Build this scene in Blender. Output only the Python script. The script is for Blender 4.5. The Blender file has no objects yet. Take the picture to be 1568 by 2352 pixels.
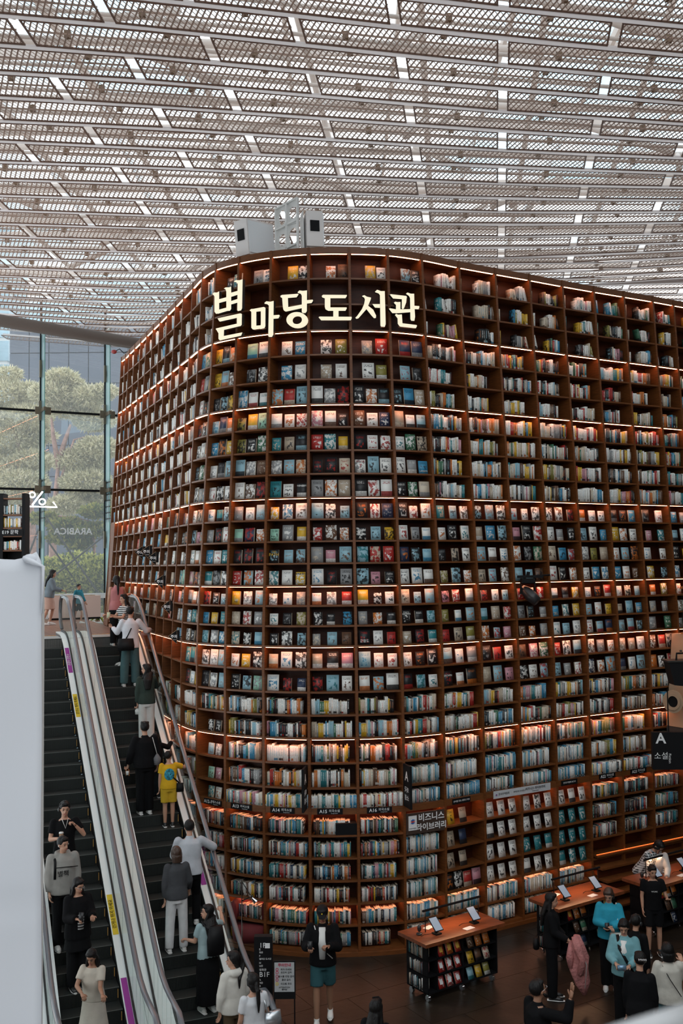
import bpy, bmesh, math, random
import numpy as np
from mathutils import Vector, Matrix
random.seed(7); rng=np.random.default_rng(11)
SC=bpy.context.scene; COL=SC.collection
# ---------------------------------------------------------------- camera
FPX=2287.0; PITCH=0.053076; ROLL=-0.011132; CAMZ=7.0
cp,sp=math.cos(PITCH),math.sin(PITCH); cr,sr=math.cos(ROLL),math.sin(ROLL)
_r=np.array([1.,0,0]); _u=np.array([0,-sp,cp]); FW=np.array([0,cp,sp])
RT=cr*_r+sr*_u; UP=-sr*_r+cr*_u; CAM=np.array([0,0,CAMZ])
cam_data=bpy.data.cameras.new('camera'); cam=bpy.data.objects.new('camera',cam_data); COL.objects.link(cam)
cam.matrix_world=Matrix(((RT[0],UP[0],-FW[0],0),(RT[1],UP[1],-FW[1],0),(RT[2],UP[2],-FW[2],CAMZ),(0,0,0,1)))
cam_data.sensor_fit='HORIZONTAL'; cam_data.sensor_width=24.0; cam_data.lens=24.0*FPX/1568
cam_data.clip_start=0.05; cam_data.clip_end=400
cam_data.dof.use_dof=True; cam_data.dof.focus_distance=19.0; cam_data.dof.aperture_fstop=2.8
SC.camera=cam
# ---------------------------------------------------------------- world, exposure
W=bpy.data.worlds.new('sky'); SC.world=W; W.use_nodes=True
nt=W.node_tree; nt.nodes.clear()
o_=nt.nodes.new('ShaderNodeOutputWorld'); bg=nt.nodes.new('ShaderNodeBackground'); tc=nt.nodes.new('ShaderNodeTexCoord')
mp=nt.nodes.new('ShaderNodeMapping'); mp.inputs['Scale'].default_value=(1,1,2.2)
no=nt.nodes.new('ShaderNodeTexNoise'); no.inputs['Scale'].default_value=5.0; no.inputs['Detail'].default_value=4
rp=nt.nodes.new('ShaderNodeValToRGB'); rp.color_ramp.elements[0].position=.43; rp.color_ramp.elements[0].color=(.40,.60,.72,1)
rp.color_ramp.elements[1].position=.55; rp.color_ramp.elements[1].color=(1,.955,.91,1)
nt.links.new(tc.outputs['Generated'],mp.inputs[0]); nt.links.new(mp.outputs[0],no.inputs['Vector']); nt.links.new(no.outputs['Fac'],rp.inputs[0])
nt.links.new(rp.outputs[0],bg.inputs['Color']); bg.inputs['Strength'].default_value=2.15; nt.links.new(bg.outputs[0],o_.inputs[0])
vs=SC.view_settings; vs.view_transform='Standard'; vs.look='None'; vs.gamma=1; vs.exposure=0.0; vs.use_curve_mapping=False
cy=SC.cycles; cy.max_bounces=5; cy.diffuse_bounces=3; cy.glossy_bounces=2; cy.transmission_bounces=3; cy.transparent_max_bounces=10
cy.caustics_reflective=False; cy.caustics_refractive=False; cy.sample_clamp_indirect=4; cy.use_denoising=True; cy.use_light_tree=True; cy.use_adaptive_sampling=True; cy.adaptive_threshold=.02
# ---------------------------------------------------------------- helpers
def V(*a): return np.array(a,float)
def ray(x,y): return FW+RT*(x-784)/FPX-UP*(y-1176)/FPX
def atz(x,y,z): d=ray(x,y); return CAM+d*(z-CAMZ)/d[2]
def aty(x,y,Y): d=ray(x,y); return CAM+d*Y/d[1]
def onp(x,y,P,n): d=ray(x,y); return CAM+d*(np.dot(np.asarray(P)-CAM,n)/np.dot(d,n))
def unit(v): v=np.asarray(v,float); return v/np.linalg.norm(v)
MATS={}
def mat(name,col,rough=.6,metal=0.,emit=0.,ecol=None,noise=0.,nscale=8.,bump=0.,bscale=60.,stretch=(1,1,1),trans=0.,spec=.5):
    if name in MATS: return MATS[name]
    m=bpy.data.materials.new(name); m.use_nodes=True; t=m.node_tree; b=t.nodes['Principled BSDF']
    b.inputs['Base Color'].default_value=(*col,1); b.inputs['Roughness'].default_value=rough; b.inputs['Metallic'].default_value=metal
    b.inputs['Specular IOR Level'].default_value=spec
    if emit: b.inputs['Emission Color'].default_value=(*(ecol or col),1); b.inputs['Emission Strength'].default_value=emit
    if noise or bump:
        c=t.nodes.new('ShaderNodeTexCoord'); mp=t.nodes.new('ShaderNodeMapping'); mp.inputs['Scale'].default_value=stretch
        t.links.new(c.outputs['Object'],mp.inputs[0])
    if noise:
        n=t.nodes.new('ShaderNodeTexNoise'); n.inputs['Scale'].default_value=nscale; n.inputs['Detail'].default_value=5
        t.links.new(mp.outputs[0],n.inputs['Vector'])
        mr=t.nodes.new('ShaderNodeMapRange'); mr.inputs['From Min'].default_value=.3; mr.inputs['From Max'].default_value=.7
        mr.inputs['To Min'].default_value=1-noise; mr.inputs['To Max'].default_value=1+noise*.6
        t.links.new(n.outputs['Fac'],mr.inputs['Value'])
        mx=t.nodes.new('ShaderNodeMix'); mx.data_type='RGBA'; mx.blend_type='MULTIPLY'; mx.inputs[0].default_value=1
        mx.inputs[6].default_value=(*col,1); t.links.new(mr.outputs[0],mx.inputs[7]); t.links.new(mx.outputs[2],b.inputs['Base Color'])
    if bump:
        n2=t.nodes.new('ShaderNodeTexNoise'); n2.inputs['Scale'].default_value=bscale; n2.inputs['Detail'].default_value=3
        t.links.new(mp.outputs[0],n2.inputs['Vector']); bu=t.nodes.new('ShaderNodeBump'); bu.inputs['Strength'].default_value=bump
        bu.inputs['Distance'].default_value=.02; t.links.new(n2.outputs['Fac'],bu.inputs['Height']); t.links.new(bu.outputs[0],b.inputs['Normal'])
    if trans:
        tr=t.nodes.new('ShaderNodeBsdfTranslucent'); tr.inputs[0].default_value=(*col,1); ms=t.nodes.new('ShaderNodeMixShader'); ms.inputs[0].default_value=trans
        out=t.nodes['Material Output']; t.links.new(b.outputs[0],ms.inputs[1]); t.links.new(tr.outputs[0],ms.inputs[2]); t.links.new(ms.outputs[0],out.inputs[0])
    MATS[name]=m; return m
def glassmat(name,tint,refl=.08,rough=.02,veil=0.0):
    m=bpy.data.materials.new(name); m.use_nodes=True; t=m.node_tree; t.nodes.clear()
    o=t.nodes.new('ShaderNodeOutputMaterial'); a=t.nodes.new('ShaderNodeBsdfTransparent'); a.inputs[0].default_value=(*tint,1)
    g=t.nodes.new('ShaderNodeBsdfGlossy'); g.inputs['Roughness'].default_value=rough; x=t.nodes.new('ShaderNodeMixShader'); x.inputs[0].default_value=refl
    t.links.new(a.outputs[0],x.inputs[1]); t.links.new(g.outputs[0],x.inputs[2]); last=x
    if veil:
        d=t.nodes.new('ShaderNodeBsdfTranslucent'); d.inputs[0].default_value=(.9,.95,1,1); y=t.nodes.new('ShaderNodeMixShader'); y.inputs[0].default_value=veil
        t.links.new(x.outputs[0],y.inputs[1]); t.links.new(d.outputs[0],y.inputs[2]); last=y
    t.links.new(last.outputs[0],o.inputs[0]); MATS[name]=m; return m
class MB:
    def __init__(s): s.v=[]; s.f=[]; s.m=[]; s.n=0
    def add(s,vs,fs,mi=0):
        s.v+= [tuple(map(float,q)) for q in vs]; s.f+=[tuple(i+s.n for i in f) for f in fs]; s.m+=[mi]*len(fs); s.n+=len(vs)
    def hexa(s,c,mi=0):   # c: 4 bottom corners then 4 top corners
        s.add(c,[(3,2,1,0),(4,5,6,7),(0,1,5,4),(1,2,6,5),(2,3,7,6),(3,0,4,7)],mi)
    def box(s,o,a,b,c,mi=0):
        o,a,b,c=[np.asarray(q,float) for q in (o,a,b,c)]
        s.hexa([o,o+a,o+a+b,o+b,o+c,o+a+c,o+a+b+c,o+b+c],mi)
    def abox(s,x0,y0,z0,x1,y1,z1,mi=0): s.box((x0,y0,z0),(x1-x0,0,0),(0,y1-y0,0),(0,0,z1-z0),mi)
    def tube(s,pts,rad,seg=8,mi=0,side=None,cap=True):
        pts=[np.asarray(p,float) for p in pts]; n=len(pts)
        rad=[r if isinstance(r,(tuple,list)) else (r,r) for r in (rad if isinstance(rad,(list,tuple)) and len(rad)==n else [rad]*n)]
        vs=[]; prev=None
        for i in range(n):
            d=unit(pts[min(i+1,n-1)]-pts[max(i-1,0)])
            ref=np.asarray(side,float) if side is not None else (prev if prev is not None else (V(1,0,0) if abs(d[0])<.8 else V(0,1,0)))
            x=ref-d*np.dot(ref,d)
            if np.linalg.norm(x)<1e-4: x=V(0,1,0)-d*d[1]
            x=unit(x); prev=x; y=np.cross(d,x)
            for k in range(seg):
                a=2*math.pi*k/seg; vs.append(pts[i]+x*rad[i][0]*math.cos(a)+y*rad[i][1]*math.sin(a))
        fs=[(i*seg+k,i*seg+(k+1)%seg,(i+1)*seg+(k+1)%seg,(i+1)*seg+k) for i in range(n-1) for k in range(seg)]
        if cap: fs+= [tuple(range(seg-1,-1,-1)),tuple((n-1)*seg+k for k in range(seg))]
        s.add(vs,fs,mi)
    def ell(s,c,r,seg=12,rings=8,mi=0,R=None):
        vs=[];c=np.asarray(c,float); R=np.eye(3) if R is None else R
        for i in range(1,rings):
            t=math.pi*i/rings
            for k in range(seg):
                a=2*math.pi*k/seg; vs.append(c+R@V(r[0]*math.sin(t)*math.cos(a),r[1]*math.sin(t)*math.sin(a),r[2]*math.cos(t)))
        top=len(vs); vs.append(c+R@V(0,0,r[2])); vs.append(c-R@V(0,0,r[2])); fs=[]
        for i in range(rings-2):
            for k in range(seg): fs.append((i*seg+k,(i+1)*seg+k,(i+1)*seg+(k+1)%seg,i*seg+(k+1)%seg))
        for k in range(seg): fs.append((top,k,(k+1)%seg)); fs.append((top+1,(rings-2)*seg+(k+1)%seg,(rings-2)*seg+k))
        s.add(vs,fs,mi)
    def prism(s,poly,d,mi=0,mside=None):
        poly=[np.asarray(p,float) for p in poly]; n=len(poly); d=np.asarray(d,float)
        s.add(poly+[p+d for p in poly],[tuple(range(n-1,-1,-1)),tuple(range(n,2*n))],mi)
        b=s.n-2*n; s.f+=[(b+i,b+(i+1)%n,b+n+(i+1)%n,b+n+i) for i in range(n)]; s.m+=[mi if mside is None else mside]*n
    def mesh(s,name,mats):
        me=bpy.data.meshes.new(name); me.from_pydata(s.v,[],s.f)
        for m in (mats if isinstance(mats,(list,tuple)) else [mats]): me.materials.append(m)
        if any(s.m): me.polygons.foreach_set('material_index',s.m)
        me.update(); return me
    def build(s,name,mats,parent=None,smooth=False,loc=None):
        me=s.mesh(name,mats)
        if smooth: me.polygons.foreach_set('use_smooth',[True]*len(me.polygons))
        return link(name,me,parent,loc)
def link(name,me,parent=None,loc=None):
    o=bpy.data.objects.new(name,me); COL.objects.link(o)
    if loc is not None: o.location=tuple(map(float,loc))
    if parent is not None: o.parent=parent
    return o
def tag(o,label=None,cat=None,group=None,kind=None):
    if label: o['label']=label
    if cat: o['category']=cat
    if group: o['group']=group
    if kind: o['kind']=kind
    return o
def empty(name,loc=(0,0,0),rz=0):
    o=bpy.data.objects.new(name,None); COL.objects.link(o); o.location=tuple(map(float,loc)); o.rotation_euler=(0,0,rz); o.empty_display_size=.1; return o
def text(s,name,P,right,up,size,m,parent=None,depth=.003,align='CENTER',bold=0,mirror=False):
    c=bpy.data.curves.new(name,'FONT'); c.body=s; c.size=size; c.align_x=align; c.align_y='CENTER'; c.extrude=depth; c.offset=bold; c.resolution_u=2
    t=bpy.data.objects.new('tmp',c); COL.objects.link(t); TEXTS.append((t,name,np.asarray(P,float),unit(right),unit(up),m,parent,mirror)); return t
TEXTS=[]
def flush_texts():
    dg=bpy.context.evaluated_depsgraph_get(); dg.update(); out=[]
    for t,name,P,r,u,m,parent,mir in TEXTS:
        me=bpy.data.meshes.new_from_object(t.evaluated_get(dg)); n=np.cross(r,u)
        rr=-r if mir else r
        M=Matrix(((rr[0],u[0],n[0],P[0]),(rr[1],u[1],n[1],P[1]),(rr[2],u[2],n[2],P[2]),(0,0,0,1)))
        if parent is not None: M=parent.matrix_world.inverted()@M
        me.transform(M); me.materials.clear(); me.materials.append(m); me.name=name
        out.append(link(name,me,parent)); c=t.data; bpy.data.objects.remove(t); bpy.data.curves.remove(c)
    TEXTS.clear(); return out
# ---------------------------------------------------------------- materials
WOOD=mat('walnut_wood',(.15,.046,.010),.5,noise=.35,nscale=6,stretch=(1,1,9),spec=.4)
WOOD_SHADED=mat('walnut_back_shaded',(.055,.011,.0025),.5,noise=.35,nscale=5,stretch=(1,1,9),spec=.3)  # same walnut darkened, the shade of the recesses put into its colour
WOODF=mat('walnut_edge',(.155,.05,.012),.45,noise=.3,nscale=7,stretch=(1,1,9))
LED=mat('shelf_led',(1,.62,.38),emit=18.0,ecol=(1,.38,.20))
BLACK=mat('matt_black',(.007,.007,.008),.6,spec=.15); BLK2=mat('satin_black',(.02,.02,.022),.35)
WHITEP=mat('white_paint',(.78,.77,.75),.5); STEEL=mat('brushed_steel',(.62,.64,.66),.28,metal=.9,bump=.05,bscale=200)
DECK=mat('deck_painted_sheen',(.88,.92,.92),.45,metal=.1)  # near-white colour stands in for the sky reflected in the steel
CHROME=mat('chrome',(.8,.8,.82),.12,metal=1.); DARKM=mat('dark_metal',(.05,.045,.04),.5,metal=.6)
SIGNW=mat('sign_print_white',(.8,.8,.8),.5); LETTER=mat('lit_letter_face',(.15,.14,.1),emit=.92,ecol=(1,.90,.66))
LSIDE=mat('letter_side',(.02,.018,.016),.5)
# ---------------------------------------------------------------- geometry of the curved bookcase
XY=[[-6.728,28.264],[-6.515,27.819],[-6.284,27.252],[-5.997,26.593],[-5.69,25.879],[-5.391,25.156],[-5.09,24.444],[-4.791,23.749],[-4.478,23.01],[-4.167,22.269],[-3.877,21.565],[-3.554,20.801],[-3.231,20.026],[-2.821,19.36],[-2.218,18.847],[-1.469,18.459],[-0.632,18.25],[0.24,18.251],[1.077,18.393],[1.852,18.749],[2.662,19.289],[3.452,19.765],[4.248,20.236],[5.045,20.725],[5.831,21.187],[6.611,21.626],[7.404,22.075],[7.999,22.435],[8.8,22.9]]
XY=np.array(XY); NB=len(XY)-1; I0=-16
TG=np.gradient(XY,axis=0); TG/=np.linalg.norm(TG,axis=1)[:,None]; MN=np.stack([-TG[:,1],TG[:,0]],1)
LZ=[12.928,11.421,10.001,8.24,6.606,5.5,3.839,2.506,0.893,0.12]; LBV=[.471,.387,.296,.18,.075,.0,-.01,-.02,0,0]
ROWN=[3,3,4,4,3,4,3,4,2]
SZ=[];LEVEL_LED=[]
for a in range(9):
    for k in range(ROWN[a]): SZ.append(LZ[a]+(LZ[a+1]-LZ[a])*k/ROWN[a]); LEVEL_LED.append(k==0)
SZ.append(LZ[9]); LEVEL_LED.append(False)      # 31 shelf levels, 30 rows
def bz(z): return float(np.interp(z,LZ[::-1],LBV[::-1]))
def spl(s):           # plan point on the front line at real index s
    s=min(max(s,0),NB-1e-6); i=int(s); t=s-i
    p0=XY[max(i-1,0)];p1=XY[i];p2=XY[i+1];p3=XY[min(i+2,NB)]
    q=.5*((2*p1)+(-p0+p2)*t+(2*p0-5*p1+4*p2-p3)*t*t+(-p0+3*p1-3*p2+p3)*t**3)
    m=MN[i]*(1-t)+MN[i+1]*t; return q,m/np.linalg.norm(m)
def front(s,z,inn=0.):
    q,m=spl(s); q=q+m*(bz(z)+inn); return V(q[0],q[1],z)
CD=.36
# ================================================================ ceiling (panels of expanded metal under a glazed roof)
def cz(Y): return 16.3-.0514*Y
CN=V(0,.0514,1.); CP=V(0,0,16.3)
RAILPX={-1:[(0,-33),(380,1.7),(750,46),(1150,90),(1568,127.5)],0:[(0,37),(380,69.7),(750,110.5),(1150,152),(1568,187)],
1:[(0,105),(380,133.5),(750,172),(1150,205),(1568,238)],2:[(0,167.5),(380,190.5),(750,223.6),(1150,258),(1568,285.7)],
3:[(0,225),(380,246.6),(750,274),(1150,302),(1568,326.5)],4:[(0,279),(380,296.7),(750,321),(1150,348),(1568,364)],
5:[(0,325.6),(380,343.5),(750,364),(1150,385),(1568,399.7)],6:[(0,373),(300,383),(750,405),(1150,425),(1568,431.7)],
7:[(0,413.6),(300,423),(750,443),(1150,458),(1568,461)],8:[(0,450),(300,459.7),(750,477),(1150,490),(1568,487.5)],
9:[(0,484),(300,494.6),(750,509.4),(1150,519),(1568,512)],10:[(0,514.8),(300,524.3),(750,540),(1150,547),(1568,536.5)],
11:[(0,543.7),(300,554),(500,559),(1150,573),(1568,558.2)],12:[(0,570),(300,579.6),(500,586),(1150,596),(1568,576)],
13:[(0,593.8),(300,603.4),(500,609.4),(1368,605.9),(1568,592.3)],14:[(0,616),(300,627.2),(1368,623.5),(1568,608.6)],
15:[(0,634.7),(300,648.5),(1368,641),(1568,625)],16:[(0,651.6),(300,667),(1368,656),(1568,638.5)],
17:[(0,667.8),(300,683.3),(1568,651)],18:[(0,682),(300,699.5),(1568,663)]}
RK={}
XS=np.array([-11,-9,-7,-5,-3,-1,1,3,5,7,9,11.])
for k,v in RAILPX.items():
    P=np.array([onp(x,y,CP,CN)[:2] for x,y in v]); yy=[]
    for X in XS:
        if X<=P[0,0]: sl=(P[1,1]-P[0,1])/(P[1,0]-P[0,0]); yy.append(P[0,1]+sl*(X-P[0,0]))
        elif X>=P[-1,0]: sl=(P[-1,1]-P[-2,1])/(P[-1,0]-P[-2,0]); yy.append(P[-1,1]+sl*(X-P[-1,0]))
        else: yy.append(np.interp(X,P[:,0],P[:,1]))
    RK[k]=np.array(yy)
for k in range(-2,-7,-1): RK[k]=RK[k+1]+(RK[-1]-RK[0])
for k in range(19,27): RK[k]=RK[k-1]+np.clip((RK[18]-RK[16])/2,.45,.8)
def rail_y(k,X): return float(np.interp(X,XS,RK[k]))
CE=[(-8.3,.115),(-5.0,.075),(-2.08,.117),(1.12,.146),(4.75,.138),(8.3,.13),(11.6,.13)]   # X at Y=15.4..17 and slope dX/dY, even rows
CE=[(-11.3,15.4,.09),(-8.2,15.4,.09),(-5.0,15.36,.083),(-2.08,15.88,.119),(1.12,16.54,.146),(4.75,17.24,.157),(8.3,17.6,.15),(11.5,18,.15)]
CO=[(-12.7,15.4,.09),(-9.6,15.4,.09),(-6.56,15.4,.09),(-3.57,14.86,.091),(-.63,15.4,.134),(2.77,16.12,.155),(6.4,16.4,.155),(9.9,17,.155)]
def colx(c,Y): return c[0]+c[2]*(Y-c[1])
PANM=mat('ceiling_frame_brown',(.17,.085,.055),.6); INFM=mat('expanded_metal',(.50,.355,.285),.5,trans=.3)
RAILM=mat('ceiling_rail_white',(.80,.72,.70),.5,trans=.42)
ceiling=tag(empty('ceiling'),kind='structure')
def crossing(c,k):
    Y=16.
    for _ in range(6): Y=rail_y(k,colx(c,Y))
    return V(colx(c,Y),Y)
for k in range(-6,26):
    cols=CE if k%2==0 else CO; lo,hi=k,k+1
    for c0,c1 in zip(cols[:-1],cols[1:]):
        q=[crossing(c0,lo),crossing(c1,lo),crossing(c1,hi),crossing(c0,hi)]
        xl,xh=unit(q[1]-q[0]),unit(q[2]-q[3]); a=unit(q[3]-q[0]); b=unit(q[2]-q[1]); GX,GY=.085,.062
        q=[q[0]+xl*GX+a*GY,q[1]-xl*GX+b*GY,q[2]-xh*GX-b*GY,q[3]+xh*GX-a*GY]
        if lo>=9 and q[0][0]>-2.2 and q[1][0]<3.0 and lo>12: continue
        if lo>=23 and q[1][0]>-1: continue
        # clip rows that hide behind the bookcase entirely
        cen=sum(q)/4; d=V(cen[0],cen[1],cz(cen[1]))-CAM
        px=784+FPX*np.dot(d,RT)/np.dot(d,FW); py=1176-FPX*np.dot(d,UP)/np.dot(d,FW)
        if px<-420 or px>2000: continue
        org=V(cen[0],cen[1],cz(cen[1]))
        z3=lambda p,dz=0: V(p[0],p[1],cz(p[1])+dz)-org
        def bil(u,v): return (q[0]*(1-u)+q[1]*u)*(1-v)+(q[3]*(1-u)+q[2]*u)*v
        L=np.linalg.norm(q[1]-q[0]); H=np.linalg.norm(q[3]-q[0]); fw=.03
        f=MB(); e0,e1=fw/L,fw/H
        for (u0,u1,v0,v1) in ((0,1,0,e1),(0,1,1-e1,1),(0,e0,e1,1-e1),(1-e0,1,e1,1-e1)):
            cs=[bil(u0,v0),bil(u1,v0),bil(u1,v1),bil(u0,v1)]
            f.hexa([z3(p) for p in cs]+[z3(p,.022) for p in cs])
        fo=f.build('ceiling_panel',PANM,ceiling,loc=org)
        far=lo>12
        px_=.098 if not far else .12; sl=.5
        g=MB()
        def strip(xa,ya,xb,yb,w,h,z0):
            pa,pb=bil(xa/L,ya/H),bil(xb/L,yb/H); d=unit(pb-pa); n_=V(-d[1],d[0])*w/2
            g.add([z3(pa-n_,z0),z3(pa+n_,z0),z3(pa+n_,z0+h),z3(pa-n_,z0+h),z3(pb-n_,z0),z3(pb+n_,z0),z3(pb+n_,z0+h),z3(pb-n_,z0+h)],
                  [(0,1,5,4),(1,2,6,5),(2,3,7,6),(3,0,4,7)])
        n=int((L+sl*H)/px_)+1
        for i in range(n):          # broad strands
            x0=i*px_; ya=0; xa=x0; yb=H; xb=x0-sl*H
            if xa>L: ya=(xa-L)/sl; xa=L
            if xb<0: yb=x0/sl; xb=0
            if yb-ya>.03: strip(xa,ya,xb,yb,.025,.008,.012)
        for i in range(n):          # thin strands the other way
            x0=i*px_-sl*H; ya=0; xa=x0; yb=H; xb=x0+sl*H
            if xa<0: ya=-x0/sl; xa=0
            if xb>L: yb=(L-x0)/sl; xb=L
            if yb-ya>.03: strip(xa,ya,xb,yb,.009,.006,.022)
        if not far:
            for yy in (.06,H*.5): strip(0,yy,L,yy,.01,.03,.03)
        g.build('panel_mesh',INFM,fo)
for k in range(-6,26):      # white rails in the joints between the rows
    r=MB()
    for a,b in zip(XS[:-1],XS[1:]):
        if k>=23 and a>-2: continue
        if a<-9 and k<2: continue
        ya,yb=rail_y(k,a),rail_y(k,b)
        r.add([(a,ya-.056,cz(ya)+.03),(b,yb-.056,cz(yb)+.03),(b,yb-.05,cz(yb)),(a,ya-.05,cz(ya)),(b,yb+.05,cz(yb)),(a,ya+.05,cz(ya)),(b,yb+.056,cz(yb)+.03),(a,ya+.056,cz(ya)+.03)],[(0,1,2,3),(3,2,4,5),(5,4,6,7)])
    r.build('ceiling_rail',RAILM,ceiling)
# roof steel above the panels
ROOFW=mat('roof_steel_white',(.88,.80,.75),.5,trans=.42); BRK=mat('bracket_brass',(.22,.14,.08),.5)
roof=tag(empty('roof'),kind='structure')
for k in range(-6,24):
    t=MB()
    for a,b in zip(XS[:-1],XS[1:]):
        if k>=19 and a>-2: continue
        ya=(rail_y(k,a)+rail_y(k+1,a))/2; yb=(rail_y(k,b)+rail_y(k+1,b))/2
        t.tube([(a,ya,cz(ya)+.42),(b,yb,cz(yb)+.42)],.035,6)
    t.build('roof_purlin',ROOFW,roof,smooth=True)
br=MB()
for k in range(-4,18):
    for c in (CE if k%2 else CO):
        p=crossing(c,k); ym=(rail_y(k,p[0])+rail_y(k+1,p[0]))/2
        for dx in (-.8,.8,):
            br.abox(p[0]+dx-.05,ym-.04,cz(ym)+.05,p[0]+dx+.05,ym+.04,cz(ym)+.17)
tag(br.build('roof_bracket',BRK,roof),kind='stuff')
rr=random.Random(5)
for n in range(46):        # diagonal tubes of the space frame
    X=-10+22*rr.random(); Y=11+17*rr.random(); L=rr.uniform(1.8,2.6); a=rr.choice([.5,2.1,1.1,2.7])+rr.uniform(-.15,.15)
    t=MB(); t.tube([(X,Y,cz(Y)+.5),(X+L*math.cos(a),Y+L*math.sin(a),cz(Y)+1.75)],.07,8)
    t.build('roof_tube',ROOFW,roof,smooth=True)
for n in range(10):
    Y=9.5+n*2.2; t=MB(); t.tube([(-12,Y,cz(Y)+1.8),(13,Y+1.5,cz(Y)+1.8)],.09,8); t.build('roof_tube',ROOFW,roof,smooth=True)
for n in range(11):
    X=-11+n*2.3; t=MB(); t.tube([(X,8,cz(8)+1.8),(X+2.5,31,cz(31)+1.8)],.07,8); t.build('roof_tube',ROOFW,roof,smooth=True)
RG=glassmat('roof_glass',(.93,.95,.96),.05,veil=.25)
for n in range(12):
    for q in range(8):
        X=-12+n*2.2; Y=7+q*3.2
        t=MB(); t.abox(X+.04,Y+.04,cz(Y)+2.2,X+2.16,Y+3.16,cz(Y)+2.23); t.build('glass_pane',RG,roof)
gb=MB()
for n in range(13): X=-12+n*2.2; gb.abox(X-.04,7,cz(18)+2.1,X+.04,33,cz(18)+2.3)
for q in range(9): Y=7+q*3.2; gb.abox(-12,Y-.04,cz(Y)+2.1,14.4,Y+.04,cz(Y)+2.3)
gb.build('glazing_bar',ROOFW,roof)
# ================================================================ floors
STONE=mat('dark_slate_tile',(.023,.0145,.009),.38,noise=.5,nscale=2.2,bump=.12,bscale=9,spec=.5); GROUT=mat('grout',(.075,.046,.028),.8)
floor=MB(); floor.abox(-9,5,-.2,14,32,-.012); floor=tag(floor.build('floor',GROUT),kind='structure')
th=math.radians(31); du=V(math.cos(th),math.sin(th)); dv=V(-math.sin(th),math.cos(th)); TL,TWd=1.25,.72
tm=MB(); tm.abox(.004,.004,-.012,TL-.004,TWd-.004,0); tmesh=tm.mesh('floor_tile',STONE)
for i in range(-4,22):
    for j in range(-8,26):
        p=du*(i*TL+(j%2)*TL*.5)+dv*(j*TWd)+V(-3,13)
        if not(12.2<p[1]<24 and -4.5<p[0]<10.5): continue
        if p[1]>19.5+max(0,p[0])*.6: continue
        o=link('floor_tile',tmesh,floor,(p[0],p[1],0)); o.rotation_euler=(0,0,th)
Z2=5.38
thE=math.radians(112.0); E_=V(math.cos(thE),math.sin(thE),0); P_=V(E_[1],-E_[0],0); P0=V(-5.828,23.291,0)
TAN=math.tan(math.radians(31)); TMAX=Z2/TAN
def EP(s,t,z): return V(P0[0],P0[1],0)+P_*s-E_*t+V(0,0,z)
PLANK=mat('oak_floor_board',(.23,.10,.062),.35,noise=.3,nscale=5,stretch=(8,1,1)); UF=mat('floor_slab',(.2,.19,.18),.7)
m=MB(); cs=[EP(-4.5,0,0),EP(1.02,0,0),EP(1.0,-10.6,0),EP(-4.5,-10.6,0)]
m.hexa([c+V(0,0,Z2-.5) for c in cs]+[c+V(0,0,Z2-.015) for c in cs]); fup=tag(m.build('floor_upper',UF),kind='structure')
for i in range(24):
    for j in range(3):
        a0=-4.4+i*.225; b0=-1.05-j*3.2-(i%3)*.5; b1=b0-3.19
        b0=min(b0,-.95) if j else -.95
        b1=max(b1,-10.5)
        m=MB(); c=[EP(a0,b0,Z2-.015),EP(a0+.22,b0,Z2-.015),EP(a0+.22,b1,Z2-.015),EP(a0,b1,Z2-.015)]; m.hexa(c+[q+V(0,0,.015) for q in c]); m.build('floor_board',PLANK,fup)
m=MB(); c=[EP(-1.75,-.92,Z2-.01),EP(1.02,-.92,Z2-.01),EP(1.02,.0,Z2-.01),EP(-1.75,.0,Z2-.01)]; m.hexa(c+[q+V(0,0,.014) for q in c])
m.build('landing_plate',mat('landing_plate',(.5,.46,.45),.35,metal=.7,bump=.3,bscale=120),fup)
YEL=mat('tactile_yellow',(.75,.38,.08),.6)
for s0 in (-1.6,.05):
    for k in range(9):
        m=MB(); c=[EP(s0+k*.1,-1.05,Z2),EP(s0+k*.1+.07,-1.05,Z2),EP(s0+k*.1+.09,-.98,Z2),EP(s0+k*.1+.02,-.98,Z2)]; m.hexa(c+[q+V(0,0,.006) for q in c]); m.build('tactile_bar',YEL,fup)
# ================================================================ bookcase
bc=tag(empty('bookcase'),'towering curved walnut bookcase with thirty lit shelf rows, filling the middle of the hall','bookcase')
TH=.05
for i in range(NB+1):
    m=MB(); zs=[13.06]+SZ[::2]+[0]; t=TG[i]
    for za,zb in zip(zs[:-1],zs[1:]):
        c=[]
        for z in (zb,za):
            f=front(i,z); n=MN[i]
            for s_,d_ in ((-1,0),(1,0),(1,1),(-1,1)):
                c.append(V(f[0]+t[0]*TH/2*s_+n[0]*(CD*d_-.012*(1-d_)),f[1]+t[1]*TH/2*s_+n[1]*(CD*d_-.012*(1-d_)),z))
        m.hexa(c)
    m.build('upright',WOOD,bc)
def curved(m,s0,s1,z0,z1,i0,i1,nseg,mi=0):
    for k in range(nseg):
        a=s0+(s1-s0)*k/nseg; b=s0+(s1-s0)*(k+1)/nseg
        pa,pb=front(a,z0,i0),front(b,z0,i0); qa,qb=front(a,z0,i1),front(b,z0,i1)
        c=[pa,pb,qb,qa]; m.hexa(c+[V(q[0],q[1],z1) for q in c],mi)
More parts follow.
